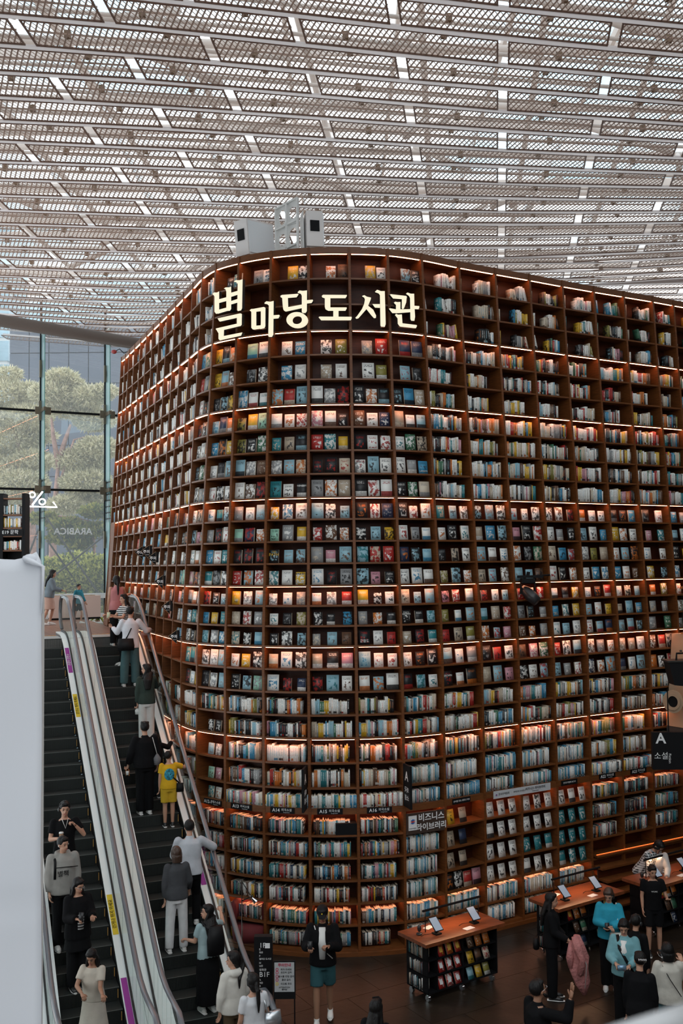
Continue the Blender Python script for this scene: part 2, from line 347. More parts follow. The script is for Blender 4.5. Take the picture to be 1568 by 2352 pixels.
for a,z in enumerate(SZ):
    m=MB(); thk=.032
    if abs(z-LZ[7])<1e-6: thk=.115
    if a==0: thk=.13
    if a==30: z0_,z1_=0.0,z
    else: z0_,z1_=z,z+thk
    for b in range(NB): curved(m,b,b+1,z0_,z1_,0,CD,4 if 11<=b<=19 else 1)
    if a==30:
        for b in range(NB): curved(m,b,b+1,0,.07,-.05,0,4 if 11<=b<=19 else 1)
    board=m.build('shelf_board',WOODF,bc)
    if LEVEL_LED[a]:
        lv=LZ.index(z); inn=.0 if lv<=6 else .14
        for b in range(NB):
            if lv>=4 and b<4: continue
            m=MB(); e=.06
            if lv==0 and b>24 and False: pass
            curved(m,b+e,b+1-e,z-.0055,z-.001,inn+.002,inn+.034,4 if 11<=b<=19 else 1); m.build('light_strip',LED,board)
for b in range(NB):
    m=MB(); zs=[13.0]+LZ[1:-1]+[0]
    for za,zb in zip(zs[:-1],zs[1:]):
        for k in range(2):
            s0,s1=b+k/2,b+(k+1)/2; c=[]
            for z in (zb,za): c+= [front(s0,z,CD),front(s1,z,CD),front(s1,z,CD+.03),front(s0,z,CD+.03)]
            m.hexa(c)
    m.build('back_panel',WOOD_SHADED,bc)
m=MB()  # closed flaring end panel by the window
A1,A2=front(0,LZ[3],-.01),front(1,LZ[3],-.01); bot=onp(237,1424,front(0,6.,-.02),V(MN[0][0],MN[0][1],0))
A2b=front(1,Z2,-.03); bot[2]=Z2
n=V(MN[0][0],MN[0][1],0)*.3
m.hexa([bot,A2b,A2b+n,bot+n,A1,A2,A2+n,A1+n]); m.build('end_panel',WOOD,bc)
# ================================================================ books
def bookmat():
    m=bpy.data.materials.new('printed_paper'); m.use_nodes=True; t=m.node_tree; b=t.nodes['Principled BSDF']; N=t.nodes.new; Lk=t.links.new
    b.inputs['Roughness'].default_value=.45
    def att(n): a=N('ShaderNodeAttribute'); a.attribute_name=n; return a
    c1,c2,kd,uv=att('col'),att('acc'),att('kin'),att('uvw')
    sep=N('ShaderNodeSeparateXYZ'); Lk(uv.outputs['Vector'],sep.inputs[0])
    def math_(op,a,b_=None,c_=None):
        n=N('ShaderNodeMath'); n.operation=op
        for i,q in enumerate((a,b_,c_)):
            if q is None: continue
            if isinstance(q,(int,float)): n.inputs[i].default_value=q
            else: Lk(q,n.inputs[i])
        return n.outputs[0]
    u,v,sd=sep.outputs[0],sep.outputs[1],sep.outputs[2]
    def noise(su,sv,seedmul,det=2.):
        cb=N('ShaderNodeCombineXYZ'); Lk(math_('MULTIPLY',u,su),cb.inputs[0]); Lk(math_('MULTIPLY',v,sv),cb.inputs[1]); Lk(math_('MULTIPLY',sd,seedmul),cb.inputs[2])
        n=N('ShaderNodeTexNoise'); n.inputs['Scale'].default_value=1.; n.inputs['Detail'].default_value=det; Lk(cb.outputs[0],n.inputs['Vector']); return n
    def inside(x,lo,hi): return math_('MULTIPLY',math_('GREATER_THAN',x,lo),math_('LESS_THAN',x,hi))
    # title lines (covers)
    tl=math_('GREATER_THAN',math_('FRACT',math_('MULTIPLY',v,14.)),.45)
    tx=math_('GREATER_THAN',noise(22,9,37).outputs['Fac'],.47)
    ttl=math_('MULTIPLY',math_('MULTIPLY',inside(v,.72,.9),inside(u,.16,.84)),math_('MULTIPLY',tl,tx))
    # picture block
    ar=math_('MULTIPLY',inside(v,.12,.62),inside(u,.14,.86))
    an=math_('GREATER_THAN',noise(4.2,4.6,91,3.).outputs['Fac'],.545)
    art=math_('MULTIPLY',ar,an)
    k1=math_('FRACT',math_('MULTIPLY',sd,7.3)); full=math_('LESS_THAN',k1,.3)
    fulln=math_('MULTIPLY',full,math_('GREATER_THAN',noise(3.6,4.,53,4.).outputs['Fac'],.53))
    band=math_('MULTIPLY',math_('GREATER_THAN',k1,.82),math_('LESS_THAN',v,.3))
    # spine lettering
    sl=math_('MULTIPLY',inside(u,.34,.66),math_('MULTIPLY',inside(v,.35,.88),math_('GREATER_THAN',noise(5,46,71,1.).outputs['Fac'],.5)))
    isC=math_('GREATER_THAN',kd.outputs['Fac'],1.5); isS=math_('MULTIPLY',math_('GREATER_THAN',kd.outputs['Fac'],.5),math_('SUBTRACT',1.,isC))
    bandS=math_('MULTIPLY',inside(v,.06,.2),math_('GREATER_THAN',k1,.68))
    cov=math_('MINIMUM',1.,math_('ADD',math_('ADD',ttl,math_('MULTIPLY',art,math_('LESS_THAN',k1,.82))),math_('ADD',fulln,band)))
    spn=math_('MINIMUM',1.,math_('ADD',sl,bandS))
    fac=math_('MULTIPLY',.92,math_('ADD',math_('MULTIPLY',isC,cov),math_('MULTIPLY',isS,spn)))
    mx=N('ShaderNodeMix'); mx.data_type='RGBA'; Lk(fac,mx.inputs[0]); Lk(c1.outputs['Color'],mx.inputs[6]); Lk(c2.outputs['Color'],mx.inputs[7])
    # photographic tone variation on covers
    nz=noise(7,8,17,4.); mr=N('ShaderNodeMapRange'); Lk(nz.outputs['Fac'],mr.inputs['Value']); mr.inputs['From Min'].default_value=.3; mr.inputs['From Max'].default_value=.7
    mr.inputs['To Min'].default_value=.62; mr.inputs['To Max'].default_value=1.15
    m2=N('ShaderNodeMix'); m2.data_type='RGBA'; m2.blend_type='MULTIPLY'; Lk(math_('MULTIPLY',isC,math_('MULTIPLY',.9,cov)),m2.inputs[0]); Lk(mx.outputs[2],m2.inputs[6]); Lk(mr.outputs[0],m2.inputs[7])
    Lk(m2.outputs[2],b.inputs['Base Color']); return m
BOOKM=bookmat()
WHT=(.86,.84,.80); CREAM=(.66,.56,.44); BLK=(.018,.018,.02); BLUE=(.05,.27,.45); TEAL=(.03,.22,.25); RED=(.42,.03,.025); YELW=(.68,.40,.03); PINK=(.55,.25,.3)
ORG=(.6,.17,.03); GRN=(.05,.16,.09); GREY=(.3,.3,.3); OLIVE=(.25,.22,.05); BEI=(.45,.36,.27); BRN=(.14,.07,.04); LBLUE=(.3,.5,.58); MINT=(.3,.55,.42); NAVY=(.02,.035,.08)
CN_={WHT:'white',CREAM:'cream',BLK:'black',BLUE:'blue',TEAL:'teal',RED:'red',YELW:'yellow',PINK:'pink',ORG:'orange',GRN:'dark green',GREY:'grey',OLIVE:'olive',BEI:'beige',BRN:'brown',LBLUE:'light blue',MINT:'mint',NAVY:'navy'}
def pick(r,tab):
    x=r.random()*sum(w for _,w in tab)
    for c,w in tab:
        x-=w
        if x<0: return c
    return tab[-1][0]
T_COV=[(WHT,33),(BLK,20),(BLUE,7),(LBLUE,6),(TEAL,5),(RED,5),(YELW,4),(PINK,3),(ORG,2),(GRN,2),(GREY,7),(OLIVE,1),(BEI,4),(NAVY,2),(MINT,1)]
T_SPN=[(WHT,36),(BLK,17),(CREAM,9),(BLUE,5),(TEAL,5),(RED,6),(YELW,5),(ORG,5),(GREY,6),(GRN,3),(PINK,2),(OLIVE,3),(BRN,5),(LBLUE,3),(BEI,4)]
T_LOW=[(WHT,22),(BLK,26),(CREAM,8),(BLUE,6),(TEAL,12),(RED,5),(YELW,2),(ORG,3),(GREY,7),(GRN,3),(PINK,4),(NAVY,6),(BRN,4)]
T_MAG=[(WHT,38),(BLUE,16),(TEAL,12),(CREAM,16),(LBLUE,9),(PINK,3),(BLK,6)]
T_LIT=[(WHT,44),(PINK,8),(TEAL,10),(RED,6),(BLK,8),(BLUE,6),(YELW,5),(GREY,6),(CREAM,14)]
PAGE=(.62,.50,.38)
UVF=[(0,0),(1,0),(1,1),(0,1)]
def box_rec(o,ax,ay,az,col,acc,seed,kind):
    """one book: o = front lower corner, ax along the shelf, ay inward, az up; kind 1 = spine out, 2 = cover out"""
    return (o,ax,ay,az,col,acc,seed,kind)
def books_mesh(name,recs):
    n=len(recs); Vt=np.zeros((n,8,3)); 
    for i,(o,ax,ay,az,*_) in enumerate(recs):
        Vt[i]=[o,o+ax,o+ax+ay,o+ay,o+az,o+ax+az,o+ax+ay+az,o+ay+az]
    F=np.array([(0,1,5,4),(1,2,6,5),(2,3,7,6),(3,0,4,7),(4,5,6,7),(3,2,1,0)])
    faces=(F[None]+np.arange(n)[:,None,None]*8).reshape(-1,4)
    me=bpy.data.meshes.new(name); me.vertices.add(n*8); me.vertices.foreach_set('co',Vt.ravel()); me.loops.add(n*24); me.polygons.add(n*6)
    me.loops.foreach_set('vertex_index',faces.ravel().astype(np.int32)); me.polygons.foreach_set('loop_start',np.arange(0,n*24,4,dtype=np.int32)); 
    me.update(calc_edges=True)
    for a_,t_,d_ in (('col','FLOAT_COLOR','FACE'),('acc','FLOAT_COLOR','FACE'),('kin','FLOAT','FACE'),('uvw','FLOAT_VECTOR','CORNER')): me.attributes.new(a_,t_,d_)
    C=np.ones((n,6,4)); A=np.ones((n,6,4)); K=np.zeros((n,6)); U=np.zeros((n,6,4,3))
    for i,(o,ax,ay,az,col,acc,seed,kind) in enumerate(recs):
        if kind==1: fc=[col,col,PAGE,col,PAGE,PAGE]
        else: fc=[col,PAGE,col,col,PAGE,PAGE]
        C[i,:,:3]=fc; A[i,:,:3]=acc; K[i,0]=kind
        if kind==1: K[i,1]=K[i,3]=2
        elif seed%1>.5: C[i,3,:3]=PAGE
        U[i,:,:,2]=seed%10; U[i,:,:,:2]=UVF
    me.attributes['col'].data.foreach_set('color',C.ravel()); me.attributes['acc'].data.foreach_set('color',A.ravel()); me.attributes['kin'].data.foreach_set('value',K.ravel()); me.attributes['uvw'].data.foreach_set('vector',U.ravel())
    me.materials.append(BOOKM); return me
def accent(r,c):
    if sum(c)>1.2: return r.choice([BLK,BLK,GREY,BLUE,RED,TEAL,BRN,ORG])
    if sum(c)<.2: return r.choice([WHT,WHT,GREY,ORG,LBLUE,RED])
    return r.choice([WHT,WHT,BLK,CREAM])
CVO={}
COVERS=[];SPINES=[]      # (size in the picture, key info, rec)
def cell_frame(b,j):
    zb=SZ[j+1]+(.115 if abs(SZ[j+1]-LZ[7])<1e-6 else .032)
    zt=SZ[j]; A=front(b,zb); B=front(b+1,zb); d=B-A; w=np.linalg.norm(d); t=d/w; inn=V(-t[1],t[0],0)
    if inn[1]<0 and abs(t[1])<.9: inn=-inn
    return A+t*(TH/2+.01),t,inn,w-TH-.02,zt-zb,zb
def add_cover(b,j,k,x,wd,ht,dp,col,acc,seed,lean=.12,off=.06):
    A,t,inn,w,h,zb=FR; az=V(0,0,1)*ht*math.cos(lean)+inn*ht*math.sin(lean); ay=inn*dp*math.cos(lean)-V(0,0,dp*math.sin(lean))
    o=A+t*x+inn*off+V(0,0,dp*math.sin(lean))
    if j in CT and 0<=b-13<len(CT[j]) and k<len(CT[j][b-13]):
        col=CK[CT[j][b-13][k]]; acc=accent(random.Random(b*31+j*5+k),col)
    COVERS.append((b,j,k,box_rec(o,t*wd,ay,az,col,acc,seed,2)))
    if (b,j,k) in CVT:
        r_=t; u_=unit(az)
        for tx,fy,sz,tcol in CVT[(b,j,k)]:
            key='cover_ink_%d'%int(tcol[0]*90+tcol[2]*9); text(tx,'cover_lettering',o+r_*wd*.5+u_*ht*fy-unit(np.cross(u_,r_))*.003,r_,u_,wd*sz*1.05,mat(key,tcol,.5),None,.001); CVO[(b,j,k)]=CVO.get((b,j,k),[])+[TEXTS[-1]]
def fill_spines(b,j,r,tab,x0,x1,tmin,tmax,hmin,hmax,leanp=.0,off=.05,k0=0,dp=.16):
    A,t,inn,w,h,zb=FR; x=x0; k=k0; col=None; run=0; ht=0
    while True:
        th_=r.uniform(tmin,tmax)
        if x+th_>x1: break
        if run<=0: col=pick(r,tab); ht=h*r.uniform(hmin,hmax); run=r.choice([1,1,1,1,2,3]); tw=r.uniform(tmin,tmax)
        run-=1
        hh=ht*r.uniform(.97,1.); az=V(0,0,hh)
        if leanp and r.random()<leanp: a=r.uniform(.1,.3); az=(V(0,0,math.cos(a))-t*math.sin(a))*hh; x+=hh*math.sin(a)*.9
        SPINES.append((b,j,k,box_rec(A+t*x+inn*(off+r.uniform(0,.012)),t*(th_-.0015),inn*min(dp,CD-.1),az,col,accent(r,col),r.random()*9.9,1)))
        x+=th_; k+=1
    return k
CK=dict(W=WHT,K=BLK,B=BLUE,L=LBLUE,T=TEAL,R=RED,Y=YELW,P=PINK,O=ORG,G=GRN,E=GREY,V=OLIVE,I=BEI,N=NAVY,M=MINT,C=CREAM,U=BRN)
CT={0:'KT EW YK WU YW LK',3:'YK MW WB WV ER NN',4:'YLW KWK BW IW WVB LKO',5:'KKY BWW LRL WEK KWK KBI',6:'LNO VYM WWW PWK UWN IWL',7:'BKY VKG TIK RTY KWW WGI',8:'WKL LEU ELC KKC WLW WEB',9:'WKW WWK TWK EWI KWW KGC',
10:'WTL EWL YWW LWL KWN KWW TLW KLW LWW WWK OWW KKB KW',11:'EKW MNW MEY RUW KLY WEW WKW IBL PKR WEK LWB YWW PT',12:'BWT KKK KLL EPL LRR NKL KIW LWW WKG CBL EVI WLK WW',13:'TKW RLW WWY WKE LPK WWW VLW ILW LLU WKW WBW BWU YK',
14:'RKL YWL WWE WWR YKW CLL PRW RWL RWR WKY WKR WCL OV',15:'BYT IWE WKV KKB EOK KKL VWL LIR EKE BWY LWY ILB EE',16:'LEB CKL KWL ELU KWR IKT RIV OLP UOE WLW WLN LLK EG',17:'WWL WYK CWW IKP LWW WKK LWE KRW UPG RWL WEW IIW UR',18:'KWL KLM WKN KLW WLW KLW KWK ILP KWL LEW NWL NWL OW'}
CT={k:v.split() for k,v in CT.items()}
CVT={(15,3,1):[('ZERO',.8,.36,WHT),('ONE',.45,.42,WHT)],(15,4,0):[('ZERO',.8,.36,WHT),('ONE',.45,.42,WHT)],(15,12,0):[('PATH',.62,.40,YELW),('THE',.85,.2,YELW)],(15,9,2):[('BLENDING',.82,.2,WHT)],(16,17,1):[('ELON MUSK',.12,.19,WHT)],
(17,8,0):[('7',.5,.55,RED),('부자 수업',.85,.2,RED)],(18,10,2):[('7',.5,.55,RED)],(16,7,1):[('DAYBREAK',.84,.18,WHT)],(13,12,0):[('ZERO',.8,.36,WHT),('ONE',.45,.42,WHT)],(17,4,2):[('BIG BOOK OF',.4,.15,WHT),('LAYOUTS',.2,.2,WHT)],(18,8,2):[('LAYOUTS',.2,.2,WHT)],(19,18,0):[('BROWN',.7,.25,WHT)],
(16,4,1):[('시한',.5,.3,WHT)],(15,13,1):[('시한',.5,.3,WHT)],(16,11,2):[('천하',.8,.28,BLK),('도감',.5,.28,BLK),('사전',.22,.28,BLK)],(14,0,1):[('천하',.8,.28,BLK),('도감',.5,.28,BLK),('사전',.22,.28,BLK)],(18,15,0):[('BROWN',.7,.25,WHT)],(17,9,1):[('우산',.8,.2,RED)],(14,14,0):[('시장',.2,.25,BLK)],(17,16,0):[('군함도',.25,.3,WHT)],(15,13,2):[('점독술 줍다',.85,.2,BLK)]}
SIGNBAYS=range(13,19)
for b in range(NB):
    i=b+I0
    for j in range(30):
        r=random.Random(b*101+j*7+3); FR=cell_frame(b,j); A,t,inn,w,h,zb=FR
        if w<.25 or (i==-16 and j>=10): continue
        if i<=-9 and zb<Z2-.1: continue
        def covers(n,hs=(.6,.8)):
            for k in range(n):
                col=pick(r,T_COV); ht=h*r.uniform(*hs); wd=min(ht*r.uniform(.66,.78),w/n*.86); sl=w/n
                x=sl*k+(sl-wd)*r.uniform(.3,.7)
                add_cover(b,j,k,x,wd,ht,r.uniform(.018,.04),col,accent(r,col),r.random()*9.9)
        if i in range(-3,3) and j in (1,2): continue            # behind the lit letters
        if j==0 and i in range(-3,3): 
            for k in range(2):
                col=pick(r,T_COV); ht=h*r.uniform(.5,.64); add_cover(b,j,k,w*(.42+.32*k),ht*.72,ht,.03,col,accent(r,col),r.random()*9.9)
        elif 3<=j<=9 and -3<=i<=2:
            if j in (3,4) and i>-3: 
                for k in range(2):
                    col=pick(r,T_COV); ht=h*r.uniform(.6,.74); add_cover(b,j,k,w*(.2+.38*k)+(.05),ht*.72,ht,.03,col,accent(r,col),r.random()*9.9)
            else: covers(3)
        elif 3<=j<=9 and i==-4: covers(3)
        elif 10<=j<=16 and i>=-5: covers(3 if i<9 else 2)
        elif 17<=j<=18 and i>=-4: covers(3)
        elif 10<=j<=15 and i<-5:
            covers(2 if r.random()<.6 else 3,(.62,.8))
        elif j<=2 and i>=3:
            fill_spines(b,j,r,T_SPN,0.0,w*r.uniform(.06,.14),.02,.045,.5,.72,.2)
            k=fill_spines(b,j,r,T_SPN,w*r.uniform(.42,.52),w*r.uniform(.9,.98),.03,.06,.5,.68,.12,k0=20)
        elif j<=2 and i<-3: 
            if r.random()<.9: fill_spines(b,j,r,[(WHT,50),(GREY,14),(BLK,14),(BEI,14),(BLUE,8)],w*r.uniform(.05,.4),w*.97,.03,.05,.5,.8,.2)
        elif j<=9 and i<-4: fill_spines(b,j,r,[(WHT,46),(CREAM,16),(GREY,10),(BLK,10),(YELW,6),(BLUE,6),(BRN,4),(RED,3)],w*r.uniform(.05,.3),w*.97,.025,.045,.55,.78,.05)
        elif j in (3,4,5) and i>=3: fill_spines(b,j,r,T_SPN,0.01,w*r.uniform(.6,.95),.028,.048,.52,.72)
        elif 6<=j<=9 and i>=3: fill_spines(b,j,r,T_SPN,0.01,w*r.uniform(.85,.98),.028,.046,.6,.8)
        elif 24<=j<=27 and 3<=i<=6:
            if j==27 and i==3: covers(4,(.72,.85))
            else:
                base={3:BEI,4:WHT,5:WHT,6:TEAL}[i]
                if i==6 and j==24: base=WHT
                if i==5 and j in(26,): base=TEAL
                n=3 if i>3 else r.choice([2,2,3])
                for k in range(n):
                    c_=base if i>3 else pick(r,[(WHT,4),(BEI,3),(NAVY,2),(YELW,1)])
                    add_cover(b,j,k,w*(.06+.33*k)+.02,.17,.27,.008,c_,BLK if c_!=TEAL else WHT,8.4+.1*r.random(),.2)
        elif j==24 and i==2: continue                              # library name board
        elif 27<=j and i>=7: continue                              # stepped bench bays
        elif 19<=j<=23 and i in (-3,):
            fill_spines(b,j,r,T_SPN,0.01,w*.95,.025,.045,.6,.78) if j==19 else [add_cover(b,j,k,w*(.3+.28*k),.15,.21,.03,*( (c:=pick(r,T_COV)),accent(r,c)),r.random()*9.9) for k in range(2)]
        elif 22<=j<=23 and 2<=i<=6: fill_spines(b,j,r,T_MAG,0.01,w*r.uniform(.88,.98),.008,.02,.62,.78,dp=.2)
        elif 24<=j and i==2 or (28<=j and 3<=i<=6): fill_spines(b,j,r,T_MAG,0.01,w*r.uniform(.85,.98),.008,.022,.7,.84,dp=.2)
        elif j==21 and 3<=i<=6: fill_spines(b,j,r,T_SPN,0.01,w*.97,.02,.035,.66,.8)
        elif j==23: fill_spines(b,j,r,T_LIT,0.0,w+.02,.014,.026,.62,.76,off=-.02,dp=.22)
        elif j>=24: fill_spines(b,j,r,T_LOW,0.03,w*r.uniform(.86,.97) if j<29 else w*r.uniform(.5,.97),.016,.028,.6,.72,dp=.2)
        elif j>=19: fill_spines(b,j,r,T_SPN,0.01,w*r.uniform(.86,.98),.024,.042,.6,.78,dp=.2)
# the books that show largest become things of their own
ORD={3:'third',4:'fourth',5:'fifth',6:'sixth',7:'seventh',8:'eighth',9:'ninth',10:'tenth',11:'eleventh',12:'twelfth',13:'thirteenth',14:'fourteenth',15:'fifteenth',16:'sixteenth',17:'seventeenth',18:'eighteenth',19:'nineteenth',20:'twentieth',0:'top',1:'second',2:'third',21:'21st',22:'22nd',23:'23rd',24:'24th',25:'25th',26:'26th',27:'27th',28:'28th',29:'29th'}
ORDR=['top','second','third','fourth','fifth','sixth','seventh','eighth','ninth','tenth','eleventh','twelfth','thirteenth','fourteenth','fifteenth','sixteenth','seventeenth','eighteenth','nineteenth','twentieth']+['twenty-'+q for q in ('first','second','third','fourth','fifth','sixth','seventh','eighth','ninth')]+['bottom']
BAY={11:'narrow bay on the bend',12:'second bend bay',13:'bay under the first letter',14:'bay under the second letter',15:'bay under the third letter',16:'bay under the fourth letter',17:'bay under the fifth letter',18:'bay under the last letter',19:'first bay past the letters',20:'second bay past the letters',21:'third bay past the letters',22:'fourth bay past the letters',23:'fifth bay past the letters',24:'sixth bay past the letters',25:'seventh bay past the letters',26:'eighth bay past the letters',27:'ninth bay past the letters'}
def pxw(rec):
    o,ax,ay,az=rec[:4]; f=lambda P:(784+FPX*np.dot(P-CAM,RT)/np.dot(P-CAM,FW),1176-FPX*np.dot(P-CAM,UP)/np.dot(P-CAM,FW))
    a,b,c=f(o),f(o+ax),f(o+az); vis= -20<a[0]<1580
    return (b[0]-a[0])*(c[1]-a[1])*-1 if vis else -1
cv=sorted(COVERS,key=lambda q:-pxw(q[3])); sp=[q for q in SPINES if 19<=q[1]<=23 and 14<=q[0]<=18]; sp=sorted(sp,key=lambda q:-pxw(q[3]))
topc=cv[:300]; tops=sp[:185]; idc={id(q) for q in topc}|{id(q) for q in tops}
POSN=['first','middle','third','last']
PAGEM=mat('page_block',(.60,.49,.37),.8)
for q in topc:
    b,j,k,rec=q; o=rec[0]; r2=(V(0,0,0),)+rec[1:]; me=books_mesh('display_book',[r2]); ob=link('display_book',me,None,o)
    tag(ob,f"{CN_[rec[4]]} cover, {POSN[k]} in the {BAY[b]}, {ORDR[j]} row down",'book','books shown cover out on the bookcase')
    ax,ay,az=rec[1:4]; pm=MB(); e=unit(ax)*.0015; pm.box(ax+ay*.1-e*2,unit(ax)*.0035,ay*.8,az*.985); pm.build('page_block',PAGEM,ob)
    for it in CVO.get((b,j,k),[]): i_=[x[0] for x in TEXTS].index(it[0]); TEXTS[i_]=it[:6]+(ob,)+it[7:]; bpy.context.view_layer.update()
cnt={}
NUMW=['first','second','third','fourth','fifth','sixth','seventh','eighth','ninth','tenth','eleventh','twelfth','thirteenth','fourteenth','fifteenth','sixteenth','seventeenth','eighteenth','nineteenth','twentieth']
tops.sort(key=lambda q:(q[1],q[0],q[2]))
for q in tops:
    b,j,k,rec=q; c=CN_[rec[4]]; key=(b,j,c); n=cnt.get(key,0); cnt[key]=n+1
    me=books_mesh('book',[(V(0,0,0),)+rec[1:]]); ob=link('book',me,None,rec[0])
    tag(ob,f"{NUMW[n]} {c} spine along the {ORDR[j]} row, {BAY[b]}",'book','books standing spine out on the bookcase')
for x in list(TEXTS):
    if x[1]=='cover_lettering' and x[6] is None: TEXTS.remove(x); cu_=x[0].data; bpy.data.objects.remove(x[0]); bpy.data.curves.remove(cu_)
rest=[q[3] for q in COVERS if id(q) not in idc]; tag(link('display_books',books_mesh('display_books',rest)),'remaining small cover-out books on the far shelves of the bookcase','books',kind='stuff')
rest=[q[3] for q in SPINES if id(q) not in idc]; tag(link('shelved_books',books_mesh('shelved_books',rest)),'dense rows of spine-out books filling the rest of the bookcase','books',kind='stuff')
print('covers',len(COVERS),'spines',len(SPINES))
# ================================================================ escalators
STEPM=mat('escalator_step',(.028,.032,.03),.5,metal=.3); GLS=glassmat('balustrade_glass',(.92,.96,.95),.07,.03); RUB=mat('handrail_rubber',(.13,.135,.15),.22,spec=.8)
GASK=mat('black_gasket',(.01,.01,.01),.5); SIDEM=mat('escalator_cladding',(.1,.1,.1),.4,metal=.6); STEPL=mat('step_edge_light',(.2,.21,.2),.5)
RUN=.2/TAN
def zb(t):       # nosing line with rounded transitions
    r=.55
    def sm(x): return 0 if x<-r else (x if x>r else (x+r)**2/(4*r))
    return Z2-TAN*(sm(t)-sm(t-TMAX))
TS=[-1.25,-.9,-.5,-.25,0,.25,.55]+list(np.linspace(1.2,TMAX-.6,9))+[TMAX-.3,TMAX,TMAX+.3,TMAX+.6,TMAX+1.1]
def runstrip(m,s0,s1,h0,h1,mi=0,ts=TS):
    for a,b in zip(ts[:-1],ts[1:]):
        c=[EP(s,t,zb(t)+h) for h in (h0,h1) for (s,t) in ((s0,a),(s1,a),(s1,b),(s0,b))]; m.hexa(c,mi)
sm_=MB(); Wd=.90
ex=P_*Wd; sm_.box(V(0,0,-.02),ex,-E_*RUN*-0+(-E_)*RUN,V(0,0,.02),0)
sm_.box((-E_)*(RUN-.02)+V(0,0,-.2),ex,(-E_)*.012,V(0,0,.19),0)
for k in range(45): sm_.box((-E_)*(RUN-.008)+P_*(k*.02+.005)+V(0,0,-.19),P_*.009,(-E_)*.010,V(0,0,.186),0)
for k in range(45): sm_.box((-E_)*(RUN-.012)+P_*(k*.02+.004)+V(0,0,-.001),P_*.010,(-E_)*.014,V(0,0,.004),1)
stepmesh=sm_.mesh('step',[STEPM,STEPL]); ymk=MB(); ymk.box(V(0,0,-.16),P_*.012,(-E_)*.03,V(0,0,.13)); ymesh=ymk.mesh('edge_mark',YEL)
def step_z(k): return Z2-.2*k
def handrail(e,s):
    h=.95; pts=[EP(s,-1.15,zb(-1)+.16),EP(s,-1.42,zb(-1)+.3),EP(s,-1.52,zb(-1)+.55),EP(s,-1.42,zb(-1)+.82),EP(s,-1.15,zb(-1)+h)]
    pts+=[EP(s,t,zb(t)+h) for t in TS[1:]]; t=TMAX+1.1
    pts+=[EP(s,t+.25,.82),EP(s,t+.35,.55),EP(s,t+.25,.28),EP(s,t,.16)]
    m=MB(); m.tube(pts,[(.042,.022)]*len(pts),10,side=P_); m.build('handrail',RUB,e,smooth=True)
    m=MB(); runstrip(m,s-.018,s+.018,h-.05,h-.018); m.build('handrail_track',STEEL,e)
    for a,b in zip(TS[:-1:2],TS[2::2]):
        mid=TS[TS.index(a)+1]; g=MB()
        for q0,q1 in ((a,mid),(mid,b)):
            g.hexa([EP(s_,t_,zb(t_)+h_) for h_ in (.13,.9) for (s_,t_) in ((s-.005,q0),(s+.005,q0),(s+.005,q1-.004),(s-.005,q1-.004))])
        g.build('glass_panel',GLS,e)
    # rounded glass ends
    for t0,sg in ((-1.25,-1),(TMAX+1.1,1)):
        g=MB(); base=zb(t0); poly=[(0,.13)]+[(sg*.2*math.sin(a),.13+.385*(1-math.cos(a))) for a in np.linspace(.3,math.pi-.3,6)]+[(0,.9)]
        g.prism([EP(s-.005,t0+p[0],base+p[1]) for p in poly],P_*.01); g.build('glass_panel',GLS,e)
def escalator(label,s0,rails):
    e=tag(empty('escalator'),label,'escalator')
    for k in range(0,28):
        z=step_z(k)
        if z<-.02: break
        o=link('step',stepmesh,e,EP(s0+.01,(k-1)*RUN,z))
        if k: y=link('edge_mark',ymesh,o,P_*.875-E_*(RUN-.03)); 
    m=MB(); runstrip(m,s0-.0,s0+.92,-.75,-.42); m.build('truss_bottom',SIDEM,e)
    for (s_skirt,s_glass,s_out,lab) in rails:
        d=1 if s_glass>s_skirt else -1
        a,b=sorted((s_skirt,s_skirt+.01*d)); m=MB(); runstrip(m,a,b,-.25,.06); m.build('skirt_panel',BLK2,e)
        a,b=sorted((s_skirt,s_glass-.014*d)); m=MB(); runstrip(m,a,b,.05,.085); m.build('inner_deck',DECK,e)
        m=MB(); runstrip(m,s_glass-.014,s_glass+.014,.05,.135); m.build('glass_gasket',GASK,e)
        a,b=sorted((s_glass+.014*d,s_out)); m=MB(); runstrip(m,a,b,.04,.08); m.build('outer_deck',DECK,e)
        handrail(e,s_glass)
    return e
escL=escalator('escalator carrying riders down beside the white cloth hoarding',-1.61,[(-1.61,-1.79,-1.95,'l'),(-.69,-.56,-.402,'r')])
escR=escalator('escalator carrying riders up along the curved bookcase',0.0,[(0.0,-.24,-.398,'l'),(.92,1.05,1.12,'r')])
# stickers on the decks and skirts
PUR=mat('purple_sticker',(.33,.03,.3),.5); YST=mat('yellow_sticker',(.78,.55,.02),.5)
def sticker(px0,px1,hh,cm,txt,parent,s0,s1):
    # strip lying on the inner deck between two slope distances
    m=MB(); c=[EP(s,t,zb(t)+h) for h in (.086,.089) for (s,t) in ((s0,px0),(s1,px0),(s1,px1),(s0,px1))]; m.hexa(c); o=m.build('sticker',cm,parent)
    mid=(px0+px1)/2; d=unit(EP(0,px0,zb(px0))-EP(0,px1,zb(px1)))
    text(txt,'sticker_print',EP((s0+s1)/2,mid,zb(mid)+.093),d,-P_ if False else unit(np.cross(unit(np.cross(P_,d)),d)),.075,SIGNW if cm is PUR else BLACK,o,.001)
for e,s0,s1,lst in ((escL,-.675,-.585,[(.45,1.25,PUR,'손잡이 안전 0'),(1.9,2.55,YST,'걷거나 뛰지 마세요'),(6.55,7.25,YST,'걷거나 뛰지 마세요'),(7.95,8.75,PUR,'서 계세요 △')]),(escR,.935,1.025,[(5.85,6.6,PUR,'이용수칙 △ O'),(8.3,8.9,PUR,'이용수칙')])):
    for a,b,cm,tx in lst: sticker(a,b,0,cm,tx,e,s0,s1)
